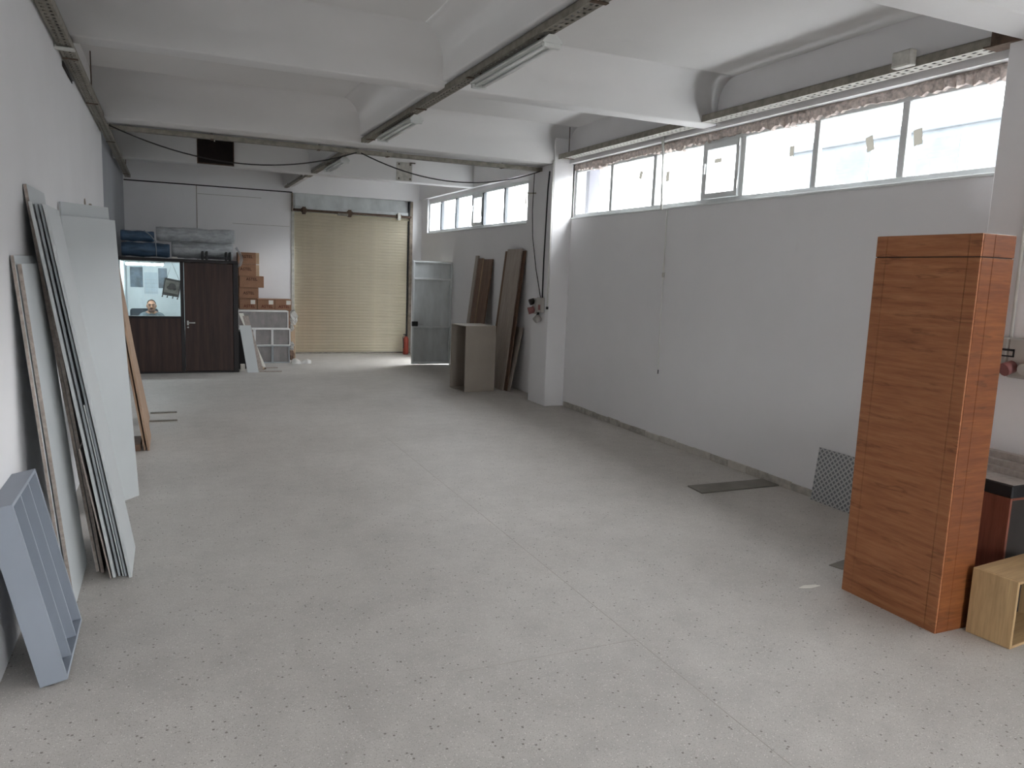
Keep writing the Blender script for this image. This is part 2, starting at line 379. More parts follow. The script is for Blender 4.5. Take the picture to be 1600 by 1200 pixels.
# beams
def beam(axis, l0, l1, s0, s1, zb, lb, R=.26):
    """cast beam along axis (0 = x, 1 = y) whose sides run into the slab in a plastered cove"""
    prof = [(s0 - R, ZS + .01)] + [(s0 - R + R * math.sin(a), ZS - R + R * math.cos(a)) for a in [k * H / 6 for k in range(7)]]
    prof += [(s0, zb + .015), (s0 + .004, zb + .004), (s0 + .015, zb), (s1 - .015, zb), (s1 - .004, zb + .004), (s1, zb + .015)]
    prof += [(s1 + R - R * math.sin(a), ZS - R + R * math.cos(a)) for a in [H - k * H / 6 for k in range(7)]] + [(s1 + R, ZS + .01)]
    bm = bmesh.new(); P = (lambda l, q: (l, q[0], q[1])) if axis == 0 else (lambda l, q: (q[0], l, q[1]))
    A = [bm.verts.new(P(l0, q)) for q in prof]; B = [bm.verts.new(P(l1, q)) for q in prof]; n = len(prof)
    for k in range(n): bm.faces.new((A[k], A[(k + 1) % n], B[(k + 1) % n], B[k])).smooth = k not in (0, n - 1)
    bm.faces.new(A[::-1]); bm.faces.new(B); bmesh.ops.recalc_face_normals(bm, faces=bm.faces[:])
    return tag(mesh_obj('ceiling_beam', bm, 'ceil'), lb, 'beam', kind='structure')
beam(0, XL, 5.5, 3.3, 3.62, 3.68, 'transverse ceiling beam beside the junction box, above the teak unit')
beam(0, XL, 5.5, 7.1, 7.34, 3.685, 'transverse ceiling beam between the two ceiling lamps')
beam(0, XL, 5.5, 10.53, 11.0, 3.64, 'transverse ceiling beam carrying the cross cable tray')
beam(0, -.8, 5.5, 14.5, 14.8, 3.65, 'transverse ceiling beam with a dark square opening', .04)
beam(0, XL, 5.5, -.2, .1, 3.68, 'transverse ceiling beam furthest from the shutter')
beam(1, YF, YB, 2.36, 2.6, 3.74, 'long central ceiling beam above the middle cable tray')
# dark square duct mouth and bolted plate on the far beam
t = thing('duct_opening', 'dark square duct mouth in the far ceiling beam', 'vent', (.78, 14.47, 3.67))
boxes(t, 'frame', [((.485, 14.44, 3.665), (.50, 14.5, 4.11)), ((1.06, 14.44, 3.665), (1.075, 14.5, 4.11)), ((.485, 14.44, 4.10), (1.075, 14.5, 4.115)), ((.485, 14.44, 3.655), (1.075, 14.5, 3.67))], 'rust')
box(t, 'dark_back', (.5, 14.475, 3.67), (1.06, 14.497, 4.1), 'duct', 0)
box(t, 'hanging_tag', (.755, 14.43, 4.03), (.772, 14.436, 4.12), 'paper', 0)
t = thing('bolted_plate', 'square pale plate bolted to the far ceiling beam', 'plate', (4.1, 14.48, 3.66))
box(t, 'plate', (3.95, 14.485, 3.66), (4.25, 14.5, 4.0), 'tray_white')
for x in (3.99, 4.21):
    for z in (3.70, 3.96): tube(t, 'bolt', [(x, 14.46, z), (x, 14.486, z)], .014, 'rust', 6)
box(t, 'hook', (4.2, 14.44, 3.985), (4.3, 14.48, 4.0), 'rust', 0)

# ------------------------------------------------------------------ strip windows
def strip_window(name, y0, y1, cuts, sash, stickers, label, gl, mortar, mm='frame', mw=.036):
    t = thing(name, label, 'window', (5.62, (y0 + y1) / 2, SILL), kind='structure')
    X0, X1 = 5.615, 5.665; z0, z1 = SILL + .0, 3.59
    box(t, 'frame', (X0, y0, z0), (X1, y1, z0 + .055), 'frame'); box(t, 'frame', (X0, y0, z1 - .055), (X1, y1, z1), 'frame')
    box(t, 'frame', (X0, y0, z0 + .055), (X1, y0 + .05, z1 - .055), 'frame'); box(t, 'frame', (X0, y1 - .05, z0 + .055), (X1, y1, z1 - .055), 'frame')
    box(t, 'sill', (XR - .012, y0 - .0, SILL - .02), (X0, y1, SILL + .004), 'frame', .003)
    edges = [y0 + .025] + cuts + [y1 - .025]
    for c in cuts: box(t, 'mullion', (X0 - (.02 if mm != 'frame' else -.002), c - mw, z0 + .055), (X1, c + mw, z1 - .055), mm)
    panes = []
    for k, (a, b) in enumerate(zip(edges, edges[1:])):
        if k == sash:
            fr = boxes(t, 'sash', [((X0 - .025, a + .03, z0 + .06), (X1 - .01, a + .085, z1 - .06)), ((X0 - .025, b - .085, z0 + .06), (X1 - .01, b - .03, z1 - .06)),
                                   ((X0 - .025, a + .085, z0 + .06), (X1 - .01, b - .085, z0 + .115)), ((X0 - .025, a + .085, z1 - .125), (X1 - .01, b - .085, z1 - .06))], 'frame')
            box(fr, 'handle', (X0 - .05, b - .07, 3.2), (X0 - .025, b - .045, 3.32), 'frame')
            for hz in (3.0, 3.44): box(fr, 'hinge', (X0 - .04, a + .02, hz), (X0 - .02, a + .036, hz + .09), 'steel', .001)
        p = box(t, 'pane', (5.638, a + .02, z0 + .05), (5.644, b - .02, z1 - .05), gl[k] if isinstance(gl, list) else gl, 0); panes.append((a, b, p))
    for (y, z, h, wd, tilt) in stickers:
        pp = [p for a, b, p in panes if a <= y < b][0]
        c, s = math.cos(tilt), math.sin(tilt)
        hexa(pp, 'sticker', (5.632, y - wd / 2 * c + h / 2 * s, z - h / 2 * c - wd / 2 * s), (0, wd * c, wd * s), (0, -h * s, h * c), (.003, 0, 0), ['tape'], 0)
    if mortar:
        bm = bmesh.new(); n = int((y1 - y0) / .035); prev = None; lo = 3.58
        for i in range(n + 1):
            y = y0 + (y1 - y0) * i / n; rng = random.Random(i * 13 + int(y0 * 7)); k = math.sin(i * .12) * .5 + .5
            zb = 3.575 - rng.random() * .05 * (.3 + k); xf = 5.595 - rng.random() * .04 * (.3 + k); xm = xf - .012 * rng.random()
            ring = [bm.verts.new(p) for p in ((5.66, y, zb), (xf, y, zb + .004), (xm, y, 3.615 + .015 * rng.random()), (5.598, y, HEAD), (5.66, y, HEAD))]
            if prev:
                for a, b in zip(range(5), [1, 2, 3, 4, 0]): bm.faces.new((prev[a], prev[b], ring[b], ring[a]))
            prev = ring
        bmesh.ops.recalc_face_normals(bm, faces=bm.faces[:])
        mesh_obj('mortar_strip', bm, 'mortar', t)
    else:
        box(t, 'head_filler', (5.605, y0, 3.588), (5.66, y1, HEAD), 'wall', 0)
    return t
strip_window('window_1', W1[0], W1[1], [4.78, 5.745, 6.77, 7.42, 8.42, 9.46], 3,
             [(6.07, 3.30, .10, .055, 0), (5.13, 3.245, .13, .075, -.25), (4.65, 3.235, .13, .08, -.15), (8.75, 3.335, .10, .07, .3), (8.15, 3.26, .12, .07, 0), (7.2, 3.34, .05, .12, 0)],
             'long white framed strip window with mortar crumbling along its head', 'glass', True)
strip_window('window_2', W2[0], W2[1], [13.15, 14.2, 14.78, 15.76, 16.74], 2, [(12.3, 3.26, .13, .06, 0), (13.45, 3.27, .13, .05, .2)],
             'white framed strip window above the steel door and leaning planks', ['glass', 'glass_dusty', 'glass_dusty', 'glass_dusty', 'glass_dusty', 'glass_dusty'], False, 'frame_grey', .034)
strip_window('window_3', W3[0], W3[1], [-1.9, -.9, .1, 1.1, 2.1], 9, [], 'white framed strip window on the far side of the teak unit column', 'glass', False)

# ------------------------------------------------------------------ skirting tiles along the right wall
bt = thing('baseboard_right', 'broken row of grey skirting tiles along the right wall', 'baseboard', (5.56, 7.2, 0), kind='structure')
y = 3.76; rng = random.Random(3)
while y < 10.42:
    L = .29 + rng.random() * .05
    gone = rng.random() < .16
    hh = .07 + rng.random() * .012
    if not gone:
        box(bt, 'tile', (XR - .014 - rng.random() * .004, y, 0), (XR + .002, min(y + L - .006, 10.45), hh), 'tile' if rng.random() < .62 else 'tile_pale', .003)
    else:
        box(bt, 'mortar_bed', (XR - .005, y, 0), (XR + .002, y + L - .006, hh * .9), 'wall', 0)
    y += L

# ------------------------------------------------------------------ roller shutter
t = thing('door_2', 'cream roller shutter of narrow ribbed slats in the end wall', 'roller shutter', (3.93, YB + .05, 0), kind='structure')
prof = []; SH = .0695
bm = bmesh.new(); rows = []
for k in range(7):
    u = k / 6; z = u * SH; d = -.009 * math.sin(math.pi * u) ** .7 if 0 < u < 1 else 0
    rows.append([bm.verts.new((x, d, z)) for x in (0, 2.68)])
for a, b in zip(rows, rows[1:]):
    f = bm.faces.new((a[0], a[1], b[1], b[0])); f.smooth = True
back = [[bm.verts.new((x, .01, z)) for x in (0, 2.68)] for z in (0, SH)]
bm.faces.new((back[0][1], back[0][0], back[1][0], back[1][1]))
bm.faces.new((rows[0][1], rows[0][0], back[0][0], back[0][1])); bm.faces.new((rows[-1][0], rows[-1][1], back[1][1], back[1][0]))
for s in (0, 1): bm.faces.new([r[s] for r in rows] + [back[1][s], back[0][s]])
slat_me = bpy.data.meshes.new('slat'); bm.normal_update(); bm.to_mesh(slat_me); bm.free(); slat_me.materials.append(M['shutter'])
for k in range(46):
    link('slat', slat_me, t, Vector((2.59, YB + .05, .03 + k * .0690)) - Vector(t.location))
box(t, 'bottom_bar', (2.59, YB + .03, 0), (5.27, YB + .07, .03), 'tray')
box(t, 'guide_rail', (2.535, YB - .02, 0), (2.60, YB + .08, 3.25), 'tray_white')
box(t, 'guide_rail', (5.235, YB - .01, 0), (5.262, YB + .08, 3.15), 'black')
box(t, 'jamb_strip', (5.262, YB - .06, 0), (5.335, YB + .08, 3.6), 'jamb', .006)
bx_ = hexa(t, 'box_cover', (2.62, YB - .05, 3.33), (2.62, 0, 0), (0, .12, .28), (0, .01, 0), ['galv'], .002)
box(t, 'box_soffit', (2.6, YB - .08, 3.26), (5.26, YB + .05, 3.335), 'galv')
tube(t, 'shaft', [(2.56, YB - .1, 3.235), (5.28, YB - .1, 3.235)], .028, 'rust', 8)
for x, m in ((2.80, 'rust'), (3.82, 'rust'), (4.98, 'tray_white')):
    br = box(t, 'bracket', (x - .035, YB - .15, 3.15), (x + .035, YB - .05, 3.31), m)
    tube(br, 'collar', [(x - .06, YB - .1, 3.235), (x + .06, YB - .1, 3.235)], .048, 'rust', 8)
box(t, 'light_stop_plate', (RX0, YB + .1, 3.05), (RX1, YB + .12, RZ), 'galv', 0); box(t, 'motor', (3.55, YB - .15, 3.17), (3.78, YB - .06, 3.22), 'tray')  # unseen plate behind the box, added to block sky light leaking past the slats
box(t, 'end_plate', (2.535, YB - .12, 3.2), (2.565, YB - .0, 3.6), 'jamb'); box(t, 'end_plate', (5.22, YB - .12, 3.25), (5.25, YB - .0, 3.6), 'black')
# red extinguisher by the jamb
t = thing('fire_extinguisher', 'red fire extinguisher standing beside the shutter jamb', 'fire extinguisher', (5.16, 17.85, 0))
tube(t, 'cylinder', [(5.16, 17.85, 0), (5.16, 17.85, .02), (5.16, 17.85, .36), (5.16, 17.85, .41), (5.16, 17.85, .435)], [.06, .068, .068, .045, .02], 'red', 14)
box(t, 'valve', (5.14, 17.83, .43), (5.18, 17.87, .47), 'black'); box(t, 'lever', (5.09, 17.84, .465), (5.19, 17.86, .485), 'black')
tube(t, 'hose', [(5.12, 17.84, .45), (5.08, 17.82, .42), (5.085, 17.8, .25), (5.09, 17.79, .15)], .01, 'black')

# ------------------------------------------------------------------ steel side door, swung open
t = thing('door_1', 'grey sheet steel side door standing open at right angles to the wall', 'door', (5.1, 15.8, 0), kind='structure')
x0, x1, z0, z1 = 4.69, 5.555, .018, 2.2
box(t, 'sheet', (x0 + .01, 15.815, z0), (x1 - .01, 15.822, z1), 'galv', 0)
box(t, 'stile', (x0, 15.765, z0), (x0 + .035, 15.815, z1), 'frame'); box(t, 'stile', (x1 - .035, 15.765, z0), (x1, 15.815, z1), 'galv')
for z in (z0, .80, 1.81, z1 - .035): box(t, 'rail', (x0 + .035, 15.765, z), (x1 - .035, 15.815, z + .04), 'frame')
lk = box(t, 'lock', (x0 - .01, 15.74, .83), (x0 + .12, 15.79, .93), 'black', .008)
tube(lk, 'handle', [(x0 + .12, 15.76, .875), (x0 + .2, 15.75, .875), (x0 + .22, 15.75, .86)], .01, 'steel')
for z in (.3, 1.1, 1.95): tube(t, 'hinge', [(5.56, 15.825, z), (5.56, 15.825, z + .12)], .014, 'steel')
tr = thing('trim_1', 'thin steel frame around the side doorway', 'door frame', (5.57, 16.2, 0), kind='structure')
box(tr, 'jamb', (XR - .01, DY0, 0), (XO, DY0 + .025, DZ), 'galv'); box(tr, 'jamb', (XR - .01, DY1 - .025, 0), (XO, DY1, DZ), 'galv'); box(tr, 'lintel', (XR - .01, DY0, DZ - .025), (XO, DY1, DZ), 'galv')

# ------------------------------------------------------------------ outside
o = box(None, 'street_ground', (-40, -60, -.4), (60, 120, -.16), 'ground', 0); tag(o, 'concrete yard outside the windows', 'ground', kind='structure')
o = box(None, 'outside_pilaster', (XO, 10.42, 0), (5.99, 11.1, 4.4), 'pilaster', .01); tag(o, 'pale rendered pilaster on the outside of the window wall', 'pilaster', kind='structure')
t = thing('building', 'two storey building across the yard with bluish windows', 'building', (24, 6, -.16))
box(t, 'wall', (20, -14, -.16), (28, 21.5, 6.55), 'facade', .02); box(t, 'parapet', (19.85, -14.1, 6.5), (28.1, 21.6, 6.75), 'facade', .02)
for r, zz in enumerate((1.6, 4.95)):
    for k in range(11):
        yy = -12 + k * 3.0
        wn = box(t, 'window', (19.93, yy, zz), (20.02, yy + 1.5, zz + 1.4), 'frame', .01)
        box(wn, 'window_glass', (19.9, yy + .08, zz + .08), (19.935, yy + 1.42, zz + 1.32), 'facade_glass', 0)
bm = bmesh.new(); prev = None
for i in range(41):
    a = math.radians(4 + i * 1.2); R = 160
    h = 6 + 15 * math.exp(-((i - 6) / 9) ** 2) + 1.2 * math.sin(i * 1.7) + .7 * math.sin(i * 3.1)
    p = [Vector((R * math.sin(a), R * math.cos(a), -.3)), Vector(((R + 10) * math.sin(a), (R + 10) * math.cos(a), h)), Vector(((R + 60) * math.sin(a), (R + 60) * math.cos(a), -.3))]
    ring = [bm.verts.new(q) for q in p]
    if prev:
        for a_, b_ in ((0, 1), (1, 2), (2, 0)): bm.faces.new((prev[a_], prev[b_], ring[b_], ring[a_]))
    prev = ring
bmesh.ops.recalc_face_normals(bm, faces=bm.faces[:])
o = mesh_obj('hills', bm, 'hill'); tag(o, 'low hazy hills far beyond the strip windows', 'hills', kind='structure')

# ------------------------------------------------------------------ cable trays
def tray(name, label, a, b, wd, hgt, mat, axis, pitch=.09, hangers=(), cables=1, hz=ZS, base=None):
    """perforated U channel from a to b along axis (0 = x, 1 = y); a, b are the centre of its underside"""
    a, b = Vector(a), Vector(b); t = thing(name, label, 'cable tray', (a + b) / 2)
    def bx(l0, l1, s0, s1, z0, z1):
        return ((l0, s0, z0), (l1, s1, z1)) if axis == 0 else ((s0, l0, z0), (s1, l1, z1))
    l0, l1 = (a.x, b.x) if axis == 0 else (a.y, b.y); s = a.y if axis == 0 else a.x; z = a.z
    boxes(t, 'side_rail', [bx(l0, l1, s - wd / 2, s - wd / 2 + .004, z, z + hgt), bx(l0, l1, s - wd / 2, s - wd / 2 + .014, z + hgt - .004, z + hgt)], mat)
    boxes(t, 'side_rail', [bx(l0, l1, s + wd / 2 - .004, s + wd / 2, z, z + hgt), bx(l0, l1, s + wd / 2 - .014, s + wd / 2, z + hgt - .004, z + hgt)], mat)
    L = [bx(l0, l1, s - wd / 2 + .004, s - wd * .30, z, z + .003), bx(l0, l1, s + wd * .30, s + wd / 2 - .004, z, z + .003), bx(l0, l1, s - wd * .10, s + wd * .10, z, z + .003)]
    n = int((l1 - l0) / pitch)
    for k in range(n + 1):
        p = l0 + (l1 - l0) * k / max(n, 1) - pitch * .3; p = max(l0, min(p, l1 - pitch * .6))
        L += [bx(p, p + pitch * .6, s - wd * .30, s - wd * .10, z + .0005, z + .0025), bx(p, p + pitch * .6, s + wd * .10, s + wd * .30, z + .0005, z + .0025)]
    boxes(t, 'perforated_base', L, base or mat)
    for c in range(cables):
        rr = random.Random(c + int(l0 * 3)); pts = []
        for k in range(25):
            l = l0 + (l1 - l0) * k / 24; sd = s + (c - cables / 2 + .5) * wd * .22 + rr.uniform(-.01, .01)
            pts.append((l, sd, z + .016 + rr.random() * .006) if axis == 0 else (sd, l, z + .016 + rr.random() * .006))
        tube(t, 'cable_run', pts, .011, 'cable' if c % 2 else 'pvc', 5)
    for h in hangers:
        x, y_ = (h, s) if axis == 0 else (s, h)
        hg = tube(t, 'hanger_rod', [(x, y_, z + .003), (x, y_, hz(h) if callable(hz) else hz)], .006, 'rust', 5)
        bxl = ((x - .02, y_ - wd / 2 - .008, z - .006), (x + .02, y_ + wd / 2 + .008, z)) if axis == 0 else ((x - wd / 2 - .008, y_ - .02, z - .006), (x + wd / 2 + .008, y_ + .02, z))
        box(hg, 'clamp', bxl[0], bxl[1], 'rust', .001)
    return t
tray('cable_tray', 'long galvanised cable tray along the window wall under the ceiling', (5.375, -2.6, 3.70), (5.375, 10.48, 3.70), .15, .07, 'tray', 1, .08, (10.3,), 2, 4.14, base='tray_white')  # paler base puts window light on the underside into its colour; rails backlit dark
tray('cable_tray', 'galvanised middle cable tray carrying the ceiling lamps', (2.43, -2.6, 3.655), (2.43, 15.2, 3.655), .10, .055, 'tray', 1, .08, (4.35, 6.5, 8.0, 10.2, 12.9), 2, 3.75)
tray('cable_tray', 'narrow continuation of the middle cable tray near the shutter', (2.37, 15.25, 3.66), (2.37, 17.7, 3.66), .06, .04, 'tray', 1, .08, (15.6, 17.4), 1, 3.75)
tray('cable_tray', 'galvanised cable tray along the wall with the leaning white panels', (-.70, -2.6, 3.62), (-.70, 17.6, 3.62), .10, .06, 'tray', 1, .08, (7.6, 9.6, 12.5, 16.9), 2, 4.15)
tray('cable_tray', 'galvanised cross cable tray under the ceiling beam before the office', (-.62, 10.95, 3.565), (5.28, 10.95, 3.565), .09, .055, 'tray', 0, .08, (.55, 1.9, 2.85, 4.6), 2, 3.64)
# tray crossings and junction boxes
t = thing('junction_box', 'grey junction box sitting on the tray above the teak unit', 'junction box', (5.26, 4.6, 3.69))
box(t, 'body', (5.225, 4.46, 3.705), (5.298, 4.63, 3.825), 'tray_white', .006); box(t, 'lid', (5.218, 4.47, 3.715), (5.225, 4.62, 3.815), 'tray_white', .002)
t = thing('tray_coupling', 'rusty coupling where the tray bends at the column by the teak unit', 'coupling', (5.33, 3.7, 3.7))
boxes(t, 'plate', [((5.27, 3.55, 3.69), (5.42, 3.9, 3.70)), ((5.275, 3.5, 3.70), (5.283, 3.85, 3.82))], 'rust')
for y_ in (3.6, 3.7, 3.8): tube(t, 'bolt', [(5.26, y_, 3.76), (5.29, y_, 3.76)], .012, 'rust', 6)
t = thing('wall_bracket', 'white clamp on the tray along the left wall, near the first beam', 'bracket', (-.72, 7.2, 3.6))
box(t, 'clamp', (-.77, 7.16, 3.595), (-.63, 7.24, 3.61), 'pvc'); box(t, 'strap', (-.77, 7.18, 3.61), (-.757, 7.22, 3.72), 'pvc')
t = thing('wall_niche', 'small dark cable hole with a loose wire beside the left tray', 'cable hole', (-.76, 8.05, 3.6))
box(t, 'hole', (-.775, 7.68, 3.57), (-.766, 8.4, 3.615), 'duct', 0); tube(t, 'wire', [(-.76, 7.65, 3.6), (-.74, 7.9, 3.55), (-.75, 8.2, 3.57), (-.765, 8.45, 3.61)], .007, 'cable')

# ------------------------------------------------------------------ fluorescent fixtures (off)
def lamp(y0, y1, label):
    x = 2.46; t = thing('fluorescent_lamp', label, 'lamp', (x, (y0 + y1) / 2, 3.58), group='ceiling lamps under the middle tray')
    bm = bmesh.new()   # trapezoid housing
    pr = [(-.03, 3.645), (.03, 3.645), (.075, 3.60), (.075, 3.588), (-.075, 3.588), (-.075, 3.60)]
    rings = [[bm.verts.new((x + px, y_, z)) for px, z in pr] for y_ in (y0, y1)]
    for k in range(6): bm.faces.new((rings[0][k], rings[0][(k + 1) % 6], rings[1][(k + 1) % 6], rings[1][k]))
    bm.faces.new(rings[0][::-1]); bm.faces.new(rings[1]); bmesh.ops.recalc_face_normals(bm, faces=bm.faces[:])
    mesh_obj('housing', bm, 'lampw', t)
    for s in (-.035, .035): tube(t, 'tube', [(x + s, y0 + .05, 3.572), (x + s, y1 - .05, 3.572)], .013, 'tube_off', 8)
    for y_ in (y0, y1 - .04): box(t, 'end_cap', (x - .065, y_, 3.556), (x + .065, y_ + .04, 3.59), 'lampw')
    for y_ in (y0 + .15, y1 - .15): box(t, 'clip', (x - .04, y_, 3.642), (x + .02, y_ + .02, 3.653), 'rust', .001)
lamp(5.03, 6.45, 'unlit twin tube ceiling lamp before the middle transverse beam')
lamp(8.25, 9.7, 'unlit twin tube ceiling lamp between the middle beam and the cross tray')
lamp(11.95, 13.3, 'unlit twin tube ceiling lamp beyond the cross tray towards the shutter')

# ------------------------------------------------------------------ hanging cables and conduits
def sag(a, b, d, n=22):
    a, b = Vector(a), Vector(b); return [a.lerp(b, k / n) - Vector((0, 0, d * 4 * (k / n) * (1 - k / n))) for k in range(n + 1)]
o = tube(None, 'hanging_cable', sag((-.62, 10.85, 3.60), (2.40, 10.88, 3.57), .30), .009, 'cable'); tag(o, 'dark cable sagging from the left wall tray to the middle tray', 'cable')
o = tube(None, 'hanging_cable', sag((2.46, 10.88, 3.57), (5.2, 10.88, 3.56), .27), .009, 'cable'); tag(o, 'dark cable sagging from the middle tray to the column', 'cable')
o = tube(None, 'drop_cable', [(5.235, 10.62, 3.54), (5.237, 10.66, 3.3), (5.24, 10.69, 2.6), (5.238, 10.70, 2.2), (5.24, 10.70, 1.66)], .010, 'black'); tag(o, 'thick black cable dropping down the column to the socket box', 'cable')
o = tube(None, 'drop_wire', [(5.22, 11.12, 3.56), (5.22, 11.14, 3.0), (5.222, 11.10, 2.6), (5.23, 10.95, 2.1), (5.24, 10.76, 1.66)], .006, 'cable'); tag(o, 'thin dark wire slanting down the column to the socket box', 'cable')
o = tube(None, 'conduit', [(5.238, 10.51, 3.68), (5.238, 10.51, 1.53)], .012, 'pvc', 8); tag(o, 'thin white conduit down the corner of the column', 'conduit')
box(o, 'end_plug', (5.222, 10.495, 1.49), (5.252, 10.525, 1.53), 'black', .003)
t = thing('conduit_drop', 'white conduit hanging in front of the strip window with a thin wire below it', 'conduit', (5.49, 8.05, .85))
tube(t, 'pipe', [(5.47, 8.07, 3.72), (5.49, 8.06, 3.45), (5.49, 8.03, 2.84)], .016, 'pvc', 8)
tube(t, 'pipe_stub', [(5.553, 8.0, 2.84), (5.553, 7.99, 2.05)], .008, 'pvc', 6)
tube(t, 'wire', [(5.55, 7.99, 2.07), (5.545, 7.985, 1.5), (5.55, 7.967, .87)], .006, 'pvc', 5)
box(t, 'joint', (5.54, 7.978, 2.03), (5.566, 8.004, 2.09), 'tray_white', .003)
tube(t, 'wire_tip', [(5.55, 7.967, .89), (5.55, 7.967, .84)], .007, 'black', 5)
o = tube(None, 'hanger_stub', [(4.64, 7.5, 3.98), (4.62, 7.52, 4.15)], .012, 'rust', 6); tag(o, 'short rusty rod poking from the ceiling near the window side', 'rod')
o = tube(None, 'conduit_end', [(5.52, 11.3, 3.30), (5.54, 11.9, 3.34), (5.55, 12.08, 3.36)], .012, 'tray', 6); tag(o, 'short grey conduit end beside the far strip window', 'conduit')

# ------------------------------------------------------------------ socket boxes on the columns
t = thing('socket_box', 'cluster of grey and red industrial sockets on the column between the windows', 'socket box', (5.25, 10.8, 1.45))
box(t, 'back_box', (5.19, 10.62, 1.43), (5.25, 10.80, 1.66), 'sockgrey', .01)
tube(t, 'grey_socket', [(5.20, 10.90, 1.60), (5.13, 10.91, 1.575)], [.045, .05], 'darkint', 12); tube(t, 'red_socket', [(5.20, 10.88, 1.47), (5.11, 10.91, 1.44)], [.05, .055], 'plug', 12)
box(t, 'second_box', (5.19, 10.80, 1.40), (5.25, 10.96, 1.64), 'sockgrey', .01)
tube(t, 'cable_gland', [(5.2, 10.72, 1.43), (5.18, 10.73, 1.38)], .016, 'black', 8); tube(t, 'lower_socket', [(5.22, 10.74, 1.36), (5.15, 10.74, 1.30)], [.06, .05], 'sockgrey', 12)
for z in (1.5,): box(t, 'outlet', (5.183, 10.65, 1.47), (5.19, 10.72, 1.55), 'plug', .002)
t = thing('socket_box', 'grey socket box with a red plug on the column behind the teak unit', 'socket box', (5.3, 3.4, 1.42))
box(t, 'back_box', (5.22, 3.14, 1.43), (5.3, 3.42, 1.70), 'sockgrey', .012)
boxes(t, 'breaker_window', [((5.213, 3.37, 1.61), (5.22, 3.50, 1.625)), ((5.213, 3.37, 1.57), (5.22, 3.50, 1.58)), ((5.213, 3.37, 1.57), (5.22, 3.378, 1.625))], 'black')
box(t, 'side_box', (5.22, 3.42, 1.45), (5.3, 3.55, 1.70), 'sockgrey', .012)
tube(t, 'red_plug', [(5.22, 3.37, 1.51), (5.15, 3.385, 1.485)], [.042, .046], 'plug', 12); tube(t, 'grey_socket', [(5.22, 3.27, 1.52), (5.16, 3.26, 1.50)], [.035, .04], 'sockgrey', 12)
box(t, 'outlet', (5.21, 3.18, 1.47), (5.22, 3.235, 1.55), 'black', .002)
tube(t, 'feed_conduit', [(5.285, 3.45, 1.7), (5.285, 3.46, 3.68)], .011, 'pvc', 8)

# ------------------------------------------------------------------ panels leaning on the left wall
def lean(name, label, cat, y0, y1, xb, xt, zt, th, mats, group=None, twist=0):
    """board standing on the floor at x = xb (room side) whose top reaches x = xt at height zt"""
    n = Vector((-(zt), 0, -(xb - xt))) ; n = Vector((-zt, 0, xt - xb)).normalized() * th
    if xt > xb: n = Vector((zt, 0, xb - xt)).normalized() * th
    z0 = max(0, -n.z)
    o = hexa(None, name, (xb, y0, z0), (twist, y1 - y0, 0), (xt - xb, 0, zt - z0), n, mats, min(.0015, th * .2))
    return tag(o, label, cat, group)
WB = ['white_board', 'chip']; WW = ['white_board', 'white_board']
lean('white_board', 'white panel with chipboard edge flat against the wall behind the shorter white panel', 'panel', 4.84, 5.57, -.565, -.745, 2.0, .018, WB)
lean('white_board', 'white panel leaning in front of its pair behind the blue-grey frame', 'panel', 4.86, 5.56, -.535, -.715, 1.955, .022, WB)
lean('chipboard_sheet', 'tallest panel of the leaning stack, with a bare chipboard edge', 'panel', 5.39, 6.1, -.45, -.748, 2.416, .02, ['white_board', 'chip'])
lean('chipboard_sheet', 'chipboard panel with dark back just in front of the tallest panel', 'panel', 5.36, 5.9, -.42, -.65, 1.8, .02, ['chip_dark', 'chip'])
lean('offcut_strip', 'short pale offcut slipped into the foot of the leaning stack', 'offcut', 5.245, 5.6, -.372, -.517, .85, .01, ['chip_dark', 'chip'])
lean('white_board', 'white panel with bright edge in the middle of the leaning stack', 'panel', 5.25, 5.95, -.348, -.708, 2.31, .018, WW)
lean('grey_faced_board', 'grey faced panel between white ones in the leaning stack', 'panel', 5.27, 5.9, -.322, -.685, 2.3, .014, ['board_grey', 'board_grey'])
lean('grey_faced_board', 'shorter grey panel ending at mid height in the leaning stack', 'panel', 5.262, 5.82, -.302, -.482, 1.115, .01, ['board_grey', 'white_board'])
lean('white_board', 'thin white panel second from the front of the leaning stack', 'panel', 5.255, 5.82, -.285, -.662, 2.30, .012, ['white_board', 'board_grey'])
lean('white_board', 'white front panel of the leaning stack beside the blue-grey frame', 'panel', 5.22, 5.79, -.255, -.634, 2.295, .018, WW)
# the wide pair set obliquely behind the stack
def oblique(label, br, tr, width, tl_drop, th, mats=WW, name='white_board'):
    br, tr = Vector(br), Vector(tr); d = Vector((-.60, -.80, 0)).normalized() * width
    up = tr - br; n = d.cross(up).normalized() * th
    if n.y < 0: n = -n
    return tag(hexa(None, name, br, d, up, n, mats, .0015), label, 'panel')
oblique('wide white panel standing obliquely behind the leaning stack', (-.272, 7.13, 0), (-.395, 7.28, 2.315), .56, 0, .018)
oblique('slightly taller white panel behind the wide oblique white panel', (-.285, 7.19, 0), (-.445, 7.33, 2.42), .50, 0, .018)
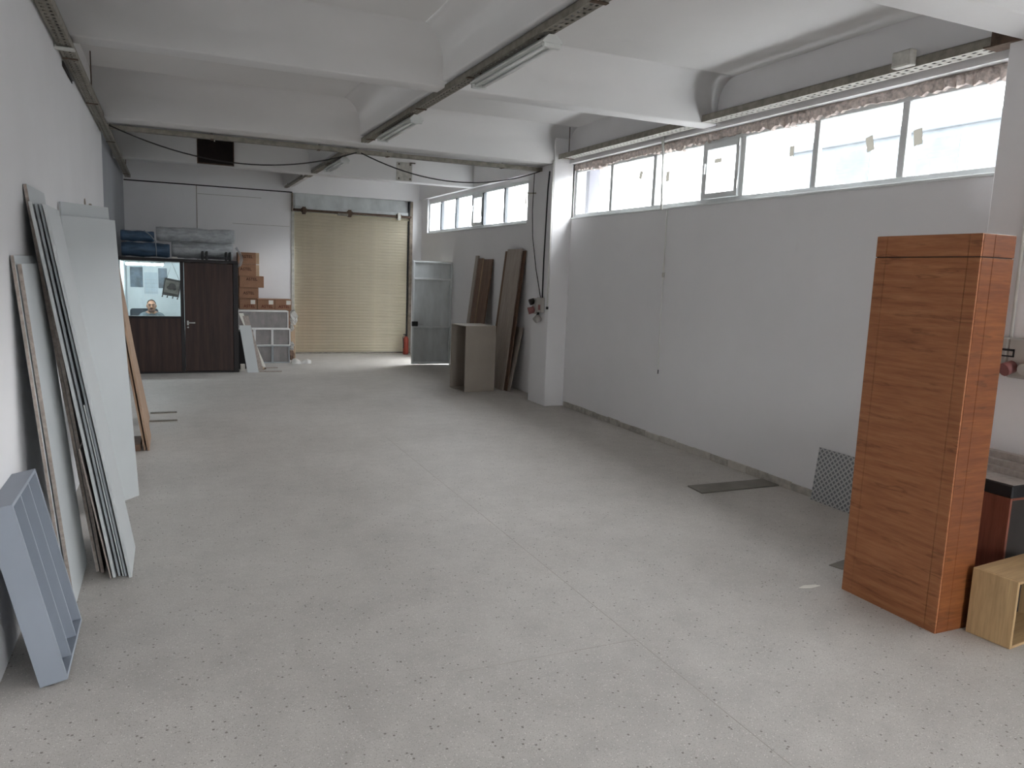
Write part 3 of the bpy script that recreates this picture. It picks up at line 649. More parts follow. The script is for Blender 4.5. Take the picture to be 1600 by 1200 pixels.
# pine boards further back
lean('pine_board', 'pine board leaning behind the oblique white panels', 'board', 8.84, 9.6, -.225, -.50, 1.95, .022, ['pine', 'pine'])
lean('pine_board', 'pine board just behind the first, its foot nearer the wall', 'board', 8.86, 9.5, -.262, -.53, 1.9, .02, ['pine', 'pine'])
lean('pine_board', 'longer pine board standing beyond the other pine boards', 'board', 10.28, 10.75, -.262, -.63, 2.2, .035, ['pine', 'pine'])
o = box(None, 'timber_offcut', (-.43, 8.84, 0), (-.31, 9.3, .07), 'brown_board', .004); tag(o, 'dark timber offcut on the floor under the pine boards', 'offcut')
for lb, y_ in (('thin grey metal bar on the floor, the one closer to the pine boards', 10.46), ('thin grey metal bar on the floor, the one closer to the office', 11.03)):
    o = box(None, 'metal_bar', (-.26, y_, 0), (.06, y_ + .035, .018), 'darkplate', .002); tag(o, lb, 'metal bar')

# ------------------------------------------------------------------ blue-grey compartment frame leaning at the left
t = thing('compartment_frame', 'blue-grey open frame with two long dividers leaning on the left wall', 'shelf frame', (-.594, 3.94, 0), local=True)
t.rotation_euler = (0, -math.atan2(.185, .87), 0)
LN, WD, DP, TH = .89, .665, .118, .016
box(t, 'side', (0, 0, 0), (DP, TH, LN), 'slate', .0015); box(t, 'side', (0, WD - TH, 0), (DP, WD, LN), 'slate', .0015)
box(t, 'end', (0, TH, 0), (DP, WD - TH, TH), 'slate', .0015); box(t, 'end', (0, TH, LN - TH), (DP, WD - TH, LN), 'slate', .0015)
box(t, 'back', (.001, TH, TH), (.006, WD - TH, LN - TH), 'slate', 0)
for k in (1, 2): box(t, 'divider', (.006, WD * k / 3 - .006, TH), (DP - .004, WD * k / 3 + .006, LN - TH), 'slate', .0015)

# ------------------------------------------------------------------ tall teak unit
t = thing('teak_unit', 'tall closed teak veneer unit standing on end near the window wall', 'cabinet', (4.2, 3.22, 0))
X0, X1, Y0, Y1, ZT, ZJ = 4.07, 4.352, 2.88, 3.575, 2.32, 2.19
g = .0012
box(t, 'core', (X0 + .008, Y0 + .008, .002), (X1 - .004, Y1 - .004, ZT - .004), 'darkint', 0)
for (a, b) in ((Y0, 2.955), (2.955, 3.497), (3.497, Y1)):
    for (z0, z1) in ((0, ZJ), (ZJ, ZT)):
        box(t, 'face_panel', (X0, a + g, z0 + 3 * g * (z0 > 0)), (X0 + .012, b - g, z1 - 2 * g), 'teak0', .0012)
for (a, b) in ((X0 + .012, 4.175), (4.175, X1)):
    for (z0, z1) in ((0, ZJ), (ZJ, ZT)):
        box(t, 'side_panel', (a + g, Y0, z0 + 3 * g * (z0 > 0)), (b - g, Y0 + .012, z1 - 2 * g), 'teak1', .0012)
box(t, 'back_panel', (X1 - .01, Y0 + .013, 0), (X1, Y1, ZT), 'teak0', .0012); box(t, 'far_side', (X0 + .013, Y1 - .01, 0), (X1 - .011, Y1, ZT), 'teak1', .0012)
box(t, 'top_panel', (X0 + .013, Y0 + .013, ZT - .012), (X1 - .011, Y1 - .011, ZT), 'teak0', .0012)

# ------------------------------------------------------------------ beech box, brown block, boards at the right edge
t = thing('beech_box', 'small open fronted beech box on the floor beside the teak unit', 'box', (4.31, 2.59, 0), math.radians(6))
bw, bd, bh, th = .58, .255, .40, .018
box(t, 'side', (0, 0, 0), (th, bd, bh), 'beige'); box(t, 'side', (bw - th, 0, 0), (bw, bd, bh), 'beige')
box(t, 'top', (th, 0, bh - th), (bw - th, bd, bh), 'beige_top'); box(t, 'bottom', (th, 0, 0), (bw - th, bd, th), 'beige_top'); box(t, 'back', (th, bd - .008, th), (bw - th, bd, bh - th), 'darkint', 0)
t = thing('brown_cabinet', 'brown laminate cabinet behind the beech box with dark slabs on it', 'cabinet', (5.0, 3.3, 0))
box(t, 'side', (4.80, 3.0, 0), (4.818, 3.62, .725), 'brownbox'); box(t, 'side', (5.2, 3.0, 0), (5.218, 3.62, .725), 'brownbox')
box(t, 'top', (4.818, 3.0, .707), (5.2, 3.62, .725), 'brownbox'); box(t, 'bottom', (4.818, 3.0, 0), (5.2, 3.62, .018), 'brownbox'); box(t, 'back', (4.818, 3.61, .018), (5.2, 3.62, .707), 'brownbox')
box(t, 'front', (4.818, 3.012, .018), (5.2, 3.024, .707), 'darkint', .002)
o = box(None, 'stone_slab', (4.79, 2.99, .725), (5.02, 3.66, .81), 'black', .008); tag(o, 'thick black slab with a pale top on the brown cabinet', 'slab')
box(o, 'pale_top', (4.795, 2.995, .81), (5.018, 3.655, .813), 'greyboard', 0)
for k, (lb, x0, x1, z1) in enumerate((('grey board on edge behind the black slab', 5.03, 5.07, .85), ('taller grey board on edge, second behind the black slab', 5.08, 5.12, .89), ('tallest grey board on edge nearest the column', 5.14, 5.20, .93))):
    o = box(None, 'grey_board', (x0, 2.7, .725), (x1, 3.68, z1), 'greyboard', .003); tag(o, lb, 'board')
o = box(None, 'white_offcut', (4.42, 2.98, 0), (4.435, 3.3, .42), 'chip_dark', .001); tag(o, 'thin grey board standing between the teak unit and the beech box', 'board')
# tread plate against the wall, plates on the floor
o = lean('tread_plate', 'grey steel tread plate with a diamond pattern leaning on the skirting', 'plate', 4.83, 5.29, 5.50, 5.553, .5, .004, ['tread', 'darkplate'])
def flat(name, label, cat, pts, th, mat):
    bm = bmesh.new(); a = [bm.verts.new((x, y_, 0)) for x, y_ in pts]; b = [bm.verts.new((x, y_, th)) for x, y_ in pts]
    bm.faces.new(a[::-1]); bm.faces.new(b)
    for k in range(len(pts)): bm.faces.new((a[k], a[(k + 1) % len(pts)], b[(k + 1) % len(pts)], b[k]))
    bmesh.ops.recalc_face_normals(bm, faces=bm.faces[:]); return tag(mesh_obj(name, bm, mat), label, cat)
flat('floor_plate', 'long dark grey strip lying on the floor against the skirting', 'plate', [(4.615, 6.0), (4.592, 5.746), (5.545, 5.752), (5.55, 5.99)], .012, 'darkplate')
flat('plate_offcut', 'small grey triangular offcut lying at the foot of the teak unit', 'offcut', [(4.322, 3.925), (4.52, 3.97), (4.5, 3.80), (4.35, 3.835)], .006, 'darkplate')
flat('paper_scrap', 'torn white paper scrap lying on the floor near the teak unit', 'paper', [(3.80, 3.68), (3.86, 3.70), (3.95, 3.685), (3.97, 3.66), (3.88, 3.65), (3.83, 3.665)], .002, 'paper')

# ------------------------------------------------------------------ open cabinet and planks by the right wall
t = thing('open_cabinet', 'taupe open cabinet carcass standing by the column', 'cabinet', (4.505, 12.02, 0), math.radians(5))
cw, cdp, ch, th = .565, .60, 1.12, .018
box(t, 'side', (0, 0, 0), (cw, th, ch), 'taupe'); box(t, 'side', (0, cdp - th, 0), (cw, cdp, ch), 'taupe')
box(t, 'top', (0, th, ch - th), (cw, cdp - th, ch), 'taupe'); box(t, 'bottom', (0, th, 0), (cw, cdp - th, th), 'taupe'); box(t, 'back', (cw - .01, th, th), (cw, cdp - th, ch - th), 'taupe', 0)
TP = ['taupe_plank', 'taupe_plank']
lean('wide_plank', 'tall taupe plank leaning on the wall behind the open cabinet', 'plank', 12.09, 12.70, 5.235, 5.50, 2.43, .022, TP)
lean('wide_plank', 'dark brown plank hidden behind the tall taupe plank', 'plank', 12.02, 12.88, 5.275, 5.535, 2.40, .02, ['brown_board', 'brown_board'])
lean('short_plank', 'short pale plank leaning at the foot of the tall taupe plank', 'plank', 11.96, 12.35, 5.30, 5.51, 1.10, .02, ['taupe', 'taupe'])
lean('pale_plank', 'narrow pale plank leaning on the wall beside the brown boards', 'plank', 14.20, 14.34, 5.26, 5.53, 2.33, .03, ['taupe', 'taupe'])
lean('brown_plank', 'dark brown board with a pale edge leaning by the steel door', 'plank', 13.95, 14.17, 5.27, 5.53, 2.28, .03, ['brown_board', 'carton_lt'])
lean('brown_plank', 'broad dark brown board leaning between the pale plank and the taupe plank', 'plank', 13.44, 13.86, 5.26, 5.52, 2.26, .022, ['brown_board', 'brown_board'])

# ------------------------------------------------------------------ office cabin
CY, CB = 15.05, 17.25; CX0, CX1, CZ = -.80, 1.16, 2.045
t = thing('office_cabin', 'small dark walnut office cabin with a lit window and a door', 'cabin', (.2, 16, 0))
box(t, 'lower_panel', (-.80, CY, .03), (.185, CY + .04, .985), 'darkwood', .003)
box(t, 'plinth', (-.80, CY - .003, 0), (CX1, CY + .045, .03), 'darkframe', .002)
box(t, 'window_rail', (-.80, CY - .008, .985), (.185, CY + .05, 1.025), 'darkframe', .003)
box(t, 'mullion', (.185, CY - .008, .03), (.245, CY + .05, 1.99), 'darkframe', .003)
box(t, 'top_rail', (-.80, CY - .008, 1.99), (CX1, CY + .05, CZ), 'darkframe', .003)
box(t, 'corner_post', (1.075, CY - .008, .03), (CX1, CY + .06, 1.99), 'darkframe', .003)
dr = box(t, 'door', (.25, CY + .003, .035), (1.07, CY + .043, 1.985), 'darkwood', .003)
tube(dr, 'handle', [(.30, CY - .05, .915), (.42, CY - .05, .915)], .011, 'steel', 8)
box(dr, 'handle_plate', (.285, CY - .01, .87), (.315, CY + .005, .95), 'steel', .002); tube(dr, 'handle_neck', [(.30, CY + .003, .915), (.30, CY - .05, .915)], .009, 'steel', 6)
tube(dr, 'lock', [(.30, CY + .003, .83), (.30, CY - .015, .83)], .014, 'steel', 8)
box(t, 'window_glass', (-.80, CY + .018, 1.025), (.185, CY + .024, 1.99), 'glass_office', 0)
box(t, 'inner_sill', (-.80, CY + .05, 1.005), (.185, CY + .12, 1.022), 'frame', .002)
box(t, 'right_side', (1.12, CY + .06, 0), (CX1, CB, 1.99), 'darkwood', .003)
box(t, 'left_lining', (-.80, CY + .06, .0), (-.765, CB, 1.99), 'office_wall', 0)
box(t, 'back_lining', (-.76, CB - .05, 0), (1.115, CB, 1.99), 'office_wall', 0)
box(t, 'partition', (.30, CY + .06, 0), (.33, CB - .051, 1.985), 'office_wall', 0)
box(t, 'roof', (-.80, CY + .051, 1.99), (CX1, CB, 2.03), 'darkframe', .002)
box(t, 'ceiling_lining', (-.76, CY + .06, 1.975), (.29, CB - .051, 1.988), 'office_wall', 0)
# lit tube lamp
t = thing('office_lamp', 'lit fluorescent lamp on the cabin ceiling behind the window', 'lamp', (-.38, 15.75, 1.9))
box(t, 'housing', (-.72, 15.70, 1.945), (-.06, 15.80, 1.974), 'lampw'); tube(t, 'tube', [(-.70, 15.75, 1.925), (-.08, 15.75, 1.925)], .018, 'officelamp', 8)
for x in (-.715, -.075): box(t, 'end_cap', (x - .012, 15.73, 1.905), (x + .012, 15.77, 1.947), 'lampw', .002)
# wall pictures
YP = CB - .052
def poster(lb, x0, x1, z0, z1, mat, cat='poster'):
    o = box(None, 'wall_poster', (x0, YP - .008, z0), (x1, YP, z1), mat, 0); return tag(o, lb, cat)
poster('dark bluish poster on the cabin wall beside the pale calendar', -.70, -.47, 1.46, 1.86, 'poster')
poster('narrow dark poster on the cabin wall behind the hanging tapestry', -.19, -.03, 1.45, 1.85, 'poster')
o = poster('pale wall calendar between the two dark posters', -.45, -.20, 1.33, 1.76, 'calendar', 'calendar')
for z in (1.36, 1.46, 1.54, 1.61): box(o, 'printed_line', (-.44, YP - .0095, z), (-.21, YP - .008, z + .006), 'board_grey', 0)
# tapestry picture hanging on a cord behind the glass
t = thing('hanging_tapestry', 'small tasselled tapestry picture hanging tilted on a cord inside the window', 'picture', (.02, 15.2, 1.4), local=True)
t.rotation_euler = (0, math.radians(10), 0)
box(t, 'cloth', (-.12, 0, 0), (.13, .008, .27), 'tapestry', 0)
boxes(t, 'border', [((-.135, -.006, -.02), (.145, .01, .03)), ((-.135, -.006, .25), (.145, .01, .285)), ((-.135, -.006, .03), (-.112, .01, .25)), ((.122, -.006, .03), (.145, .01, .25))], 'tapestry_dk')
bm = bmesh.new(); bm_ball(bm, (.01, -.004, .16), .06, .004, .05, 10, 6); bm_ball(bm, (-.035, -.004, .12), .045, .004, .03, 10, 6); bm_ball(bm, (.05, -.004, .12), .03, .004, .03, 10, 6)
mesh_obj('motif', bm, 'tapestry_dk', t)
for x in (-.12, -.04, .05, .13): tube(t, 'tassel', [(x, 0, -.02), (x - .005, 0, -.06)], [.008, .014], 'tapestry_dk', 6)
tube(t, 'cord', [(-.10, 0, .28), (-.06, 0, .565), (.11, 0, .28)], .004, 'tapestry_dk', 5)
# desk, chair, man
t = thing('desk', 'plain pale desk inside the cabin in front of the seated man', 'desk', (-.25, 15.75, 0))
box(t, 'top', (-.74, 15.42, .72), (.28, 15.98, .75), 'office_wall')
for x in (-.72, .24): box(t, 'side_panel', (x, 15.45, 0), (x + .02, 15.95, .72), 'office_wall')
box(t, 'front_panel', (-.70, 15.46, .25), (.24, 15.478, .72), 'office_wall')
o = box(None, 'paper_stack', (-.2, 15.55, .75), (.06, 15.8, .90), 'paper', .004); tag(o, 'white stack of papers on the cabin desk', 'papers')
t = thing('office_chair', 'dark blue-grey office chair behind the desk in the cabin', 'chair', (-.40, 16.5, 0))
box(t, 'seat', (-.63, 16.28, .40), (-.15, 16.70, .455), 'chairf', .03)
bm = bmesh.new(); bm_box(bm, (-.68, 16.72, .55), (-.18, 16.79, 1.06)); bev(bm, .06, 3); bmesh.ops.translate(bm, verts=bm.verts[:], vec=(-.02, 0, 0)); mesh_obj('backrest', bm, 'chairf', t)
box(t, 'back_bar', (-.43, 16.72, .44), (-.37, 16.76, .6), 'black'); tube(t, 'gas_column', [(-.39, 16.5, .1), (-.39, 16.5, .42)], .03, 'black', 8)
for k in range(5):
    a = k * 2 * math.pi / 5 + .3; e = Vector((-.39 + .27 * math.cos(a), 16.5 + .24 * math.sin(a), .06))
    lg = tube(t, 'leg', [(-.39, 16.5, .11), e], .018, 'black', 6); ball(lg, 'caster', (e.x, e.y, .028), .028, .028, .028, 'black', 8, 6)

def person():
    t = thing('person', 'man with short dark hair in a grey top seated at the desk in the cabin', 'person', (-.31, 16.45, 0))
    J = dict(pel=(-.31, 16.47, .56), waist=(-.31, 16.44, .70), chest=(-.31, 16.34, .86), neckb=(-.31, 16.26, .985), neckt=(-.31, 16.23, 1.045), skull=(-.31, 16.225, 1.14), crown=(-.31, 16.235, 1.215),
             shl=(-.48, 16.28, .95), ell=(-.55, 16.10, .80), wrl=(-.42, 15.92, .785), hal=(-.37, 15.88, .785), shr=(-.14, 16.28, .95), elr=(-.07, 16.10, .80), wrr=(-.19, 15.92, .785), har=(-.24, 15.88, .785),
             hil=(-.40, 16.44, .54), knl=(-.43, 16.06, .53), anl=(-.43, 16.12, .10), tol=(-.44, 15.96, .04), hir=(-.22, 16.44, .54), knr=(-.19, 16.06, .53), anr=(-.19, 16.12, .10), tor=(-.18, 15.96, .04))
    Rd = dict(pel=(.15, .12), waist=(.15, .11), chest=(.165, .12), neckb=(.085, .075), neckt=(.055, .06), skull=(.073, .088), crown=(.055, .07), shl=.068, ell=.05, wrl=.03, hal=.036, shr=.068, elr=.05, wrr=.03, har=.036,
              hil=.095, knl=.065, anl=.045, tol=.04, hir=.095, knr=.065, anr=.045, tor=.04)
    E = [('pel', 'waist'), ('waist', 'chest'), ('chest', 'neckb'), ('neckb', 'neckt'), ('neckt', 'skull'), ('skull', 'crown'), ('neckb', 'shl'), ('shl', 'ell'), ('ell', 'wrl'), ('wrl', 'hal'), ('neckb', 'shr'), ('shr', 'elr'), ('elr', 'wrr'), ('wrr', 'har'),
         ('pel', 'hil'), ('hil', 'knl'), ('knl', 'anl'), ('anl', 'tol'), ('pel', 'hir'), ('hir', 'knr'), ('knr', 'anr'), ('anr', 'tor')]
    # five fingers per hand, each its own chain
    for s, sg in (('l', 1), ('r', -1)):
        h = Vector(J['ha' + s])
        for q in range(4):
            b = h + Vector((sg * (.010 + .004 * q), -.028 + .018 * q, .006)); m = b + Vector((sg * .035, -.022, -.002)); e = m + Vector((sg * .018, -.006, -.016))
            for nm, p_, r_ in (('k', b, .0095), ('m', m, .0085), ('e', e, .0075)): J[f'f{s}{q}{nm}'] = tuple(p_); Rd[f'f{s}{q}{nm}'] = r_
            E += [('ha' + s, f'f{s}{q}k'), (f'f{s}{q}k', f'f{s}{q}m'), (f'f{s}{q}m', f'f{s}{q}e')]
        b = h + Vector((sg * .0, .03, .012)); m = b + Vector((sg * .03, .012, .006))
        J[f't{s}k'] = tuple(b); J[f't{s}m'] = tuple(m); Rd[f't{s}k'] = .011; Rd[f't{s}m'] = .009
        E += [('ha' + s, f't{s}k'), (f't{s}k', f't{s}m')]
    names = list(J); me = bpy.data.meshes.new('body'); me.from_pydata([J[n] for n in names], [(names.index(a), names.index(b)) for a, b in E], [])
    ob = bpy.data.objects.new('tmp_body', me); COL.objects.link(ob)
    sk = ob.modifiers.new('skin', 'SKIN'); sk.use_smooth_shade = True
    for i, n in enumerate(names):
        r = Rd[n]; me.skin_vertices[0].data[i].radius = r if isinstance(r, tuple) else (r, r)
        me.skin_vertices[0].data[i].use_root = (n == 'pel')
    sd = ob.modifiers.new('sub', 'SUBSURF'); sd.levels = 2; sd.render_levels = 2
    dg = bpy.context.evaluated_depsgraph_get(); dg.update(); m2 = bpy.data.meshes.new_from_object(ob.evaluated_get(dg)); bpy.data.objects.remove(ob)
    m2.name = 'body'; m2.materials.clear()
    for k in ('skin', 'shirt', 'trouser'): m2.materials.append(M[k])
    for p_ in m2.polygons:
        c = p_.center; p_.use_smooth = True
        hand = c.y < 15.945 and c.z > .7 and c.z < .85
        p_.material_index = 0 if (c.z > 1.0 and abs(c.x + .31) < .1) or hand else (2 if c.z < .60 else 1)
    link('body', m2, t)
    # face and hair
    F = (-.31, 16.225)
    hd = ball(t, 'face', (-.31, 16.215, 1.135), .078, .09, .115, 'skin', 20, 14)
    for s in (-1, 1):
        ball(hd, 'eye', (-.31 + s * .030, 16.132, 1.148), .016, .008, .010, 'eye', 8, 6)
        box(hd, 'eyebrow', (-.31 + s * .030 - .021, 16.122, 1.168), (-.31 + s * .030 + .021, 16.14, 1.181), 'hair', .002)
        ball(hd, 'ear', (-.31 + s * .079, 16.225, 1.14), .012, .024, .032, 'skin', 8, 6)
    bm = bmesh.new(); bm_tube(bm, [(-.31, 16.128, 1.150), (-.31, 16.112, 1.118), (-.31, 16.125, 1.108)], [.008, .015, .012], 8); mesh_obj('nose', bm, 'skin', hd)
    ball(hd, 'mouth', (-.31, 16.134, 1.078), .024, .006, .007, 'lip', 10, 6)
    bm = bmesh.new(); bm_ball(bm, (-.31, 16.226, 1.152), .086, .096, .112, 20, 14)
    bmesh.ops.delete(bm, geom=[v for v in bm.verts if v.co.z < 1.16 - (v.co.y - 16.226) * .9 + .03 or (v.co.y < 16.19 and v.co.z < 1.205)], context='VERTS')
    mesh_obj('hair', bm, 'hair', t)
    box(hd, 'moustache', (-.338, 16.122, 1.088), (-.282, 16.14, 1.102), 'hair', .004)
    bm = bmesh.new(); bm_ball(bm, (-.31, 16.19, 1.055), .056, .064, .045, 12, 8); mesh_obj('stubble_chin', bm, 'stubble', hd)
person()

# ------------------------------------------------------------------ things on the cabin roof
def roll(name, label, cat, x0, x1, y_, z, r, mat, squash=1.0, seed=0, core=True, group=None):
    rr = random.Random(seed); t = thing(name, label, cat, ((x0 + x1) / 2, y_, z - r * squash), group=group)
    bm = bmesh.new(); n, m = 20, 18; rings = []
    for i in range(m + 1):
        x = x0 + (x1 - x0) * i / m; ring = []
        for k in range(n):
            a = 2 * math.pi * k / n; q = r * (1 + .06 * math.sin(3 * a + i * .7 + seed) + rr.uniform(-.03, .03)); q *= .93 if i in (0, m) else 1
            ring.append(bm.verts.new((x, y_ + q * math.cos(a), z + max(-1, math.sin(a)) * q * squash)))
        rings.append(ring)
    for a, b in zip(rings, rings[1:]):
        for k in range(n): bm.faces.new((a[k], a[(k + 1) % n], b[(k + 1) % n], b[k])).smooth = True
    bm.faces.new(rings[0][::-1]); bm.faces.new(rings[-1]); bmesh.ops.recalc_face_normals(bm, faces=bm.faces[:])
    zmin = min(v.co.z for v in bm.verts)
    mesh_obj('wrap', bm, mat, t)
    if core: tube(t, 'inner_roll', [(x0 + .02, y_, z), (x1 - .02, y_, z)], r * .62, 'office_wall', 12)
    return t
roll('blue_bundle', 'blue plastic wrapped bundle lying lower on the cabin roof', 'bundle', -.75, .03, 15.45, 2.185, .13, 'blue', .95, 1, False)
roll('blue_bundle', 'blue plastic wrapped bundle stacked on top of the other one', 'bundle', -.76, -.22, 15.52, 2.42, .13, 'blue', .72, 2, False)
roll('bubble_wrap_roll', 'bubble wrap roll lying lower on the cabin roof', 'roll', 0.06, 1.1, 15.42, 2.195, .13, 'bubble', 1, 3)
roll('bubble_wrap_roll', 'long bubble wrap roll on top of the lower roll', 'roll', -.19, 1.14, 15.52, 2.48, .135, 'bubble', .95, 4)
roll('bubble_wrap_roll', 'bubble wrap roll behind the other two on the cabin roof', 'roll', 0.06, 1.13, 15.83, 2.225, .16, 'bubble', 1, 6)
t = thing('film_sheet', 'crumpled clear film end hanging over the edge of the cabin roof', 'film', (1.2, 15.3, 1.95))
bm = bmesh.new(); g_ = []
for i in range(9):
    row = []
    for k in range(7):
        a = k / 6; row.append(bm.verts.new((1.165 + .10 * math.sin(a * 2.6) * (1 if i < 7 else .8), 15.2 + i * .07, 2.30 - .36 * a + random.uniform(-.02, .02))))
    g_.append(row)
for a, b in zip(g_, g_[1:]):
    for k in range(6): bm.faces.new((a[k], a[k + 1], b[k + 1], b[k])).smooth = True
r_ = bmesh.ops.solidify(bm, geom=bm.faces[:], thickness=.004); mesh_obj('sheet', bm, 'bubble', t)
t = thing('black_crate', 'low black plastic frame with raised corners on the cabin roof', 'crate', (.8, 15.17, 2.045))
boxes(t, 'rail', [((.55, 15.08, 2.06), (1.05, 15.10, 2.105)), ((.55, 15.23, 2.06), (1.05, 15.25, 2.105)), ((.55, 15.10, 2.06), (.57, 15.23, 2.10)), ((1.03, 15.10, 2.06), (1.05, 15.23, 2.10))], 'black')
for x in (.55, .62, .95, 1.015): box(t, 'corner_post', (x, 15.075, 2.046), (x + .035, 15.11, 2.20), 'black'); box(t, 'corner_post', (x, 15.225, 2.046), (x + .035, 15.26, 2.19), 'black')
o = box(None, 'roof_tag', (.06, 15.06, 2.046), (.15, 15.09, 2.075), 'paper', .003); tag(o, 'small white knob on the cabin roof edge', 'knob')
o = tube(None, 'loose_strap', [(-.38, 15.30, 2.52), (-.28, 15.30, 2.44), (-.2, 15.31, 2.34), (-.19, 15.30, 2.2), (-.19, 15.29, 2.06)], .008, 'board_grey', 5); tag(o, 'pale loose strap hanging over the blue bundles', 'strap')

# ------------------------------------------------------------------ cartons
def carton(label, x0, y0, z0, wd, dp, hg, group, txt=None, tx=0, tz=.5, sticker=None, ink='ink', rot=0):
    t = thing('carton', label, 'box', (x0, y0, z0), group=group, local=True); t.rotation_euler = (0, 0, rot)
    bd = box(t, 'body', (0, 0, .001), (wd, dp, hg - .001), 'carton', .006)
    box(t, 'tape', (-.001, dp * .44, hg - .0015), (wd + .001, dp * .56, hg), 'carton_lt', 0)
    box(t, 'flap_seam', (wd * .02, -.0012, hg - .018), (wd * .98, 0, hg - .014), 'ink', 0)
    if txt: text(t, 'lettering', txt, .085, (wd * .5 + tx, -.0015, hg * tz), (H, 0, 0), ink)
    if sticker: box(t, 'sticker', (sticker[0], -.003, sticker[1]), (sticker[0] + .095, -.0005, sticker[1] + .09), 'paper', 0)
    return t
G = 'cardboard cartons stacked against the end wall'; BY = 17.6
carton('top carton of the tall pile beside the cabin', 1.36, BY, 2.005, .37, .38, .24, G, 'ASTEL', 0, .62)
carton('second carton from the top of the tall pile beside the cabin', 1.37, BY, 1.745, .36, .38, .26, G, 'ASTEL', -.03, .55)
carton('widest carton of the tall pile, jutting out towards the shutter', 1.385, BY - .02, 1.50, .50, .40, .245, G, 'ASTEL', 0, .72)
carton('carton under the widest carton of the tall pile', 1.375, BY, 1.265, .40, .38, .235, G, 'ASTEL', 0, .48)
for k, (x, lb) in enumerate(((1.38, 'labelled carton at the cabin end of the row above the wrapped units'), (1.745, 'labelled carton in the middle of the row above the wrapped units'), (2.105, 'labelled carton at the shutter end of the row above the wrapped units'))):
    carton(lb, x, BY - .05, 1.03, .355, .42, .23, G, 'ASTEL', .02, .30, (.225 + .01 * k, .115), 'ink_red')
for k, (z, lb) in enumerate(((.0, 'bottom carton behind the wrapped units next to the shutter'), (.345, 'middle carton behind the wrapped units next to the shutter'), (.69, 'upper carton behind the wrapped units next to the shutter'))):
    carton(lb, 2.05, BY - .05, z, .42, .42, .34, G)
for k, (z, lb) in enumerate(((.0, 'bottom carton behind the wrapped units next to the cabin'), (.345, 'middle carton behind the wrapped units next to the cabin'), (.69, 'upper carton behind the wrapped units next to the cabin'))):
    carton(lb, 1.4, BY - .05, z, .62, .42, .34, G)
for z, lb in ((2.0, 'pale cardboard sheet showing beside the top carton'), (1.74, 'pale cardboard sheet showing beside the second carton')):
    o = box(None, 'card_sheet', (1.737, 17.8, z), (1.815, 17.98, z + .245), 'carton_lt', .004); tag(o, lb, 'cardboard')
# ------------------------------------------------------------------ film wrapped white units
def unit(label, x0, z0, wd, hg, y0=16.40, dp=.38, edge=.02, col='unit_white'):
    t = thing('wrapped_unit', label, 'cabinet', (x0 + wd / 2, y0 + dp / 2, z0), group='film wrapped units in front of the cartons')
    x1, z1 = x0 + wd, z0 + hg
    boxes(t, 'carcass', [((x0, y0, z0), (x0 + edge, y0 + dp, z1)), ((x1 - edge, y0, z0), (x1, y0 + dp, z1)), ((x0 + edge, y0, z1 - edge), (x1 - edge, y0 + dp, z1)), ((x0 + edge, y0, z0), (x1 - edge, y0 + dp, z0 + edge)), ((x0 + edge, y0 + dp - .01, z0 + edge), (x1 - edge, y0 + dp, z1 - edge))], col)
    box(t, 'inner_panel', (x0 + edge, y0 + .05, z0 + edge), (x1 - edge, y0 + .06, z1 - edge), 'wrapbox', 0)
    bm = bmesh.new(); nx, nz = 12, 8; g2 = []
    for i in range(nx + 1):
        g2.append([bm.verts.new((x0 + edge + (wd - 2 * edge) * i / nx, y0 + .02 - .012 * random.random(), z0 + edge + (hg - 2 * edge) * k / nz)) for k in range(nz + 1)])
    for i in range(nx):
        for k in range(nz): bm.faces.new((g2[i][k], g2[i + 1][k], g2[i + 1][k + 1], g2[i][k + 1])).smooth = True
    mesh_obj('stretch_film', bm, 'film', t)
unit('wide white unit wrapped in film on top of the wrapped pile', 1.25, .705, .99, .365)
unit('white wrapped unit in the middle row next to the leaning panels', 1.57, .36, .345, .345); unit('white wrapped unit in the middle row next to the shutter', 1.918, .36, .36, .345)
unit('grey wrapped unit in the bottom row next to the leaning panels', 1.57, 0, .345, .36, col='board_grey'); unit('grey wrapped unit in the bottom row next to the shutter', 1.918, 0, .345, .36, col='board_grey')
unit('white wrapped unit half hidden behind the leaning panels', 1.22, .36, .345, .345); unit('grey wrapped unit on the floor behind the leaning panels', 1.22, 0, .345, .36, col='board_grey')
# panels leaning in front of the units
def slant(name, label, cat, y0, xb, xt, zt, wd, th, mats, ylean=.25):
    """board whose lower edge is on the floor, tilted sideways in x and back in y"""
    up = Vector((xt - xb, ylean, zt)); d = Vector((wd, .02, 0)); n = d.cross(up).normalized() * -th
    if n.y < 0: n = -n
    z0 = max(0, -n.z); return tag(hexa(None, name, (xb, y0, z0), d, up, n, mats, .001), label, cat)
slant('narrow_white_board', 'narrow white panel leaning towards the cabin corner post', 'panel', 14.93, 1.30, 1.175, .87, .20, .016, WW, .12)
slant('bare_board', 'narrow bare chipboard panel leaning behind the narrow white one', 'panel', 15.25, 1.52, 1.27, 1.02, .10, .016, ['chip', 'chip'], .2)
slant('bare_board', 'pale wrapped strip leaning on the wrapped units', 'panel', 15.7, 1.62, 1.24, 1.03, .09, .02, ['paper', 'chip'], .35)
o = box(None, 'dark_gap_block', (1.18, 15.5, 0), (1.33, 15.66, .72), 'black', .01); tag(o, 'black block filling the gap beside the cabin', 'box')  # black block filling the dark gap next to the corner post
o = box(None, 'socket_cube', (1.20, 15.2, .03), (1.28, 15.28, .13), 'paper', .006); tag(o, 'small white cube at the foot of the black block', 'cube')
box(o, 'base', (1.195, 15.195, 0), (1.285, 15.285, .03), 'paper', .003)
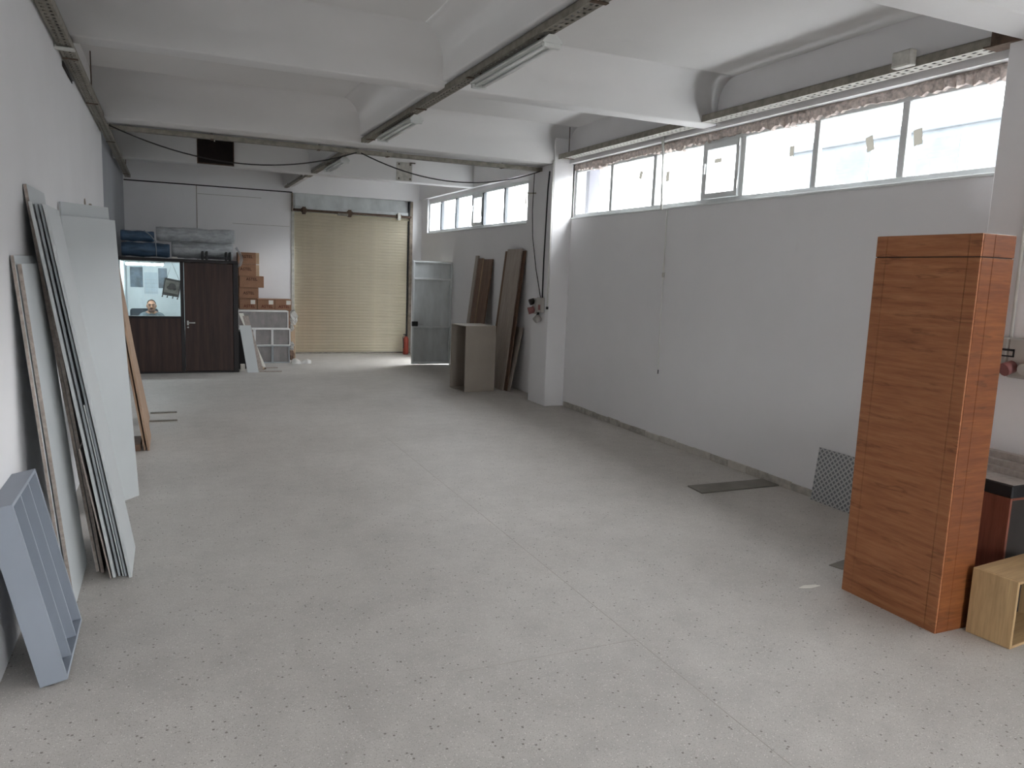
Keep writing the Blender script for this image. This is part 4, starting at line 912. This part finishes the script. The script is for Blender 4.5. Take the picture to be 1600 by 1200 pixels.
flat('floor_board', 'thin pale board lying on the floor in front of the wrapped units', 'board', [(1.52, 15.02), (1.92, 15.0), (1.93, 15.06), (1.53, 15.08)], .016, 'chip')
flat('floor_board', 'thin pale board lying on the floor just behind the first one', 'board', [(1.62, 15.55), (1.92, 15.56), (1.92, 15.62), (1.62, 15.6)], .016, 'chip')
t = thing('paper_lump', 'small crumpled paper lump by the foot of the leaning strips', 'paper', (1.58, 15.35, 0)); ball(t, 'crumple', (1.58, 15.35, .035), .07, .05, .035, 'carton_lt', 7, 5); ball(t, 'scrap', (1.64, 15.38, .02), .05, .03, .02, 'rust', 6, 4)
# litter next to the units
t = thing('film_heap', 'heap of clear film trailing on the floor beside the wrapped units', 'film', (2.45, 16.25, 0))
bm = bmesh.new(); g2 = []
for i in range(13):
    row = []
    for k in range(7):
        u_, v_ = i / 12, k / 6; hgt = .11 * math.sin(math.pi * v_) * (.35 + .65 * abs(math.sin(u_ * 5.2 + .5))) * (1 - .2 * u_)
        row.append(bm.verts.new((2.27 + .40 * u_ + random.uniform(-.01, .01), 16.1 + .22 * v_ + .08 * u_, .002 + max(0, hgt) + random.random() * .012)))
    g2.append(row)
for a, b in zip(g2, g2[1:]):
    for k in range(6): bm.faces.new((a[k], b[k], b[k + 1], a[k + 1])).smooth = True
mesh_obj('crumpled_sheet', bm, 'film_white', t)
t = thing('film_bundle', 'white film bundle stuffed between the wrapped units and the shutter', 'film', (2.42, 16.9, 0))
for z, r, m in ((.1, .10, 'brown_board'), (.3, .09, 'film_white'), (.70, .08, 'film_white'), (.92, .15, 'film_white')):
    bm = bmesh.new(); bm_ball(bm, (2.37 + (z > .8) * .04, 16.9, z), r * .55, .06, r, 10, 8)
    for v in bm.verts: v.co += Vector((random.uniform(-.022, .022), random.uniform(-.02, .02), random.uniform(-.025, .025)))
    for f in bm.faces: f.smooth = False
    mesh_obj('wad', bm, m, t)
box(t, 'card_core', (2.36, 16.97, 0), (2.46, 17.0, 1.0), 'carton_lt')
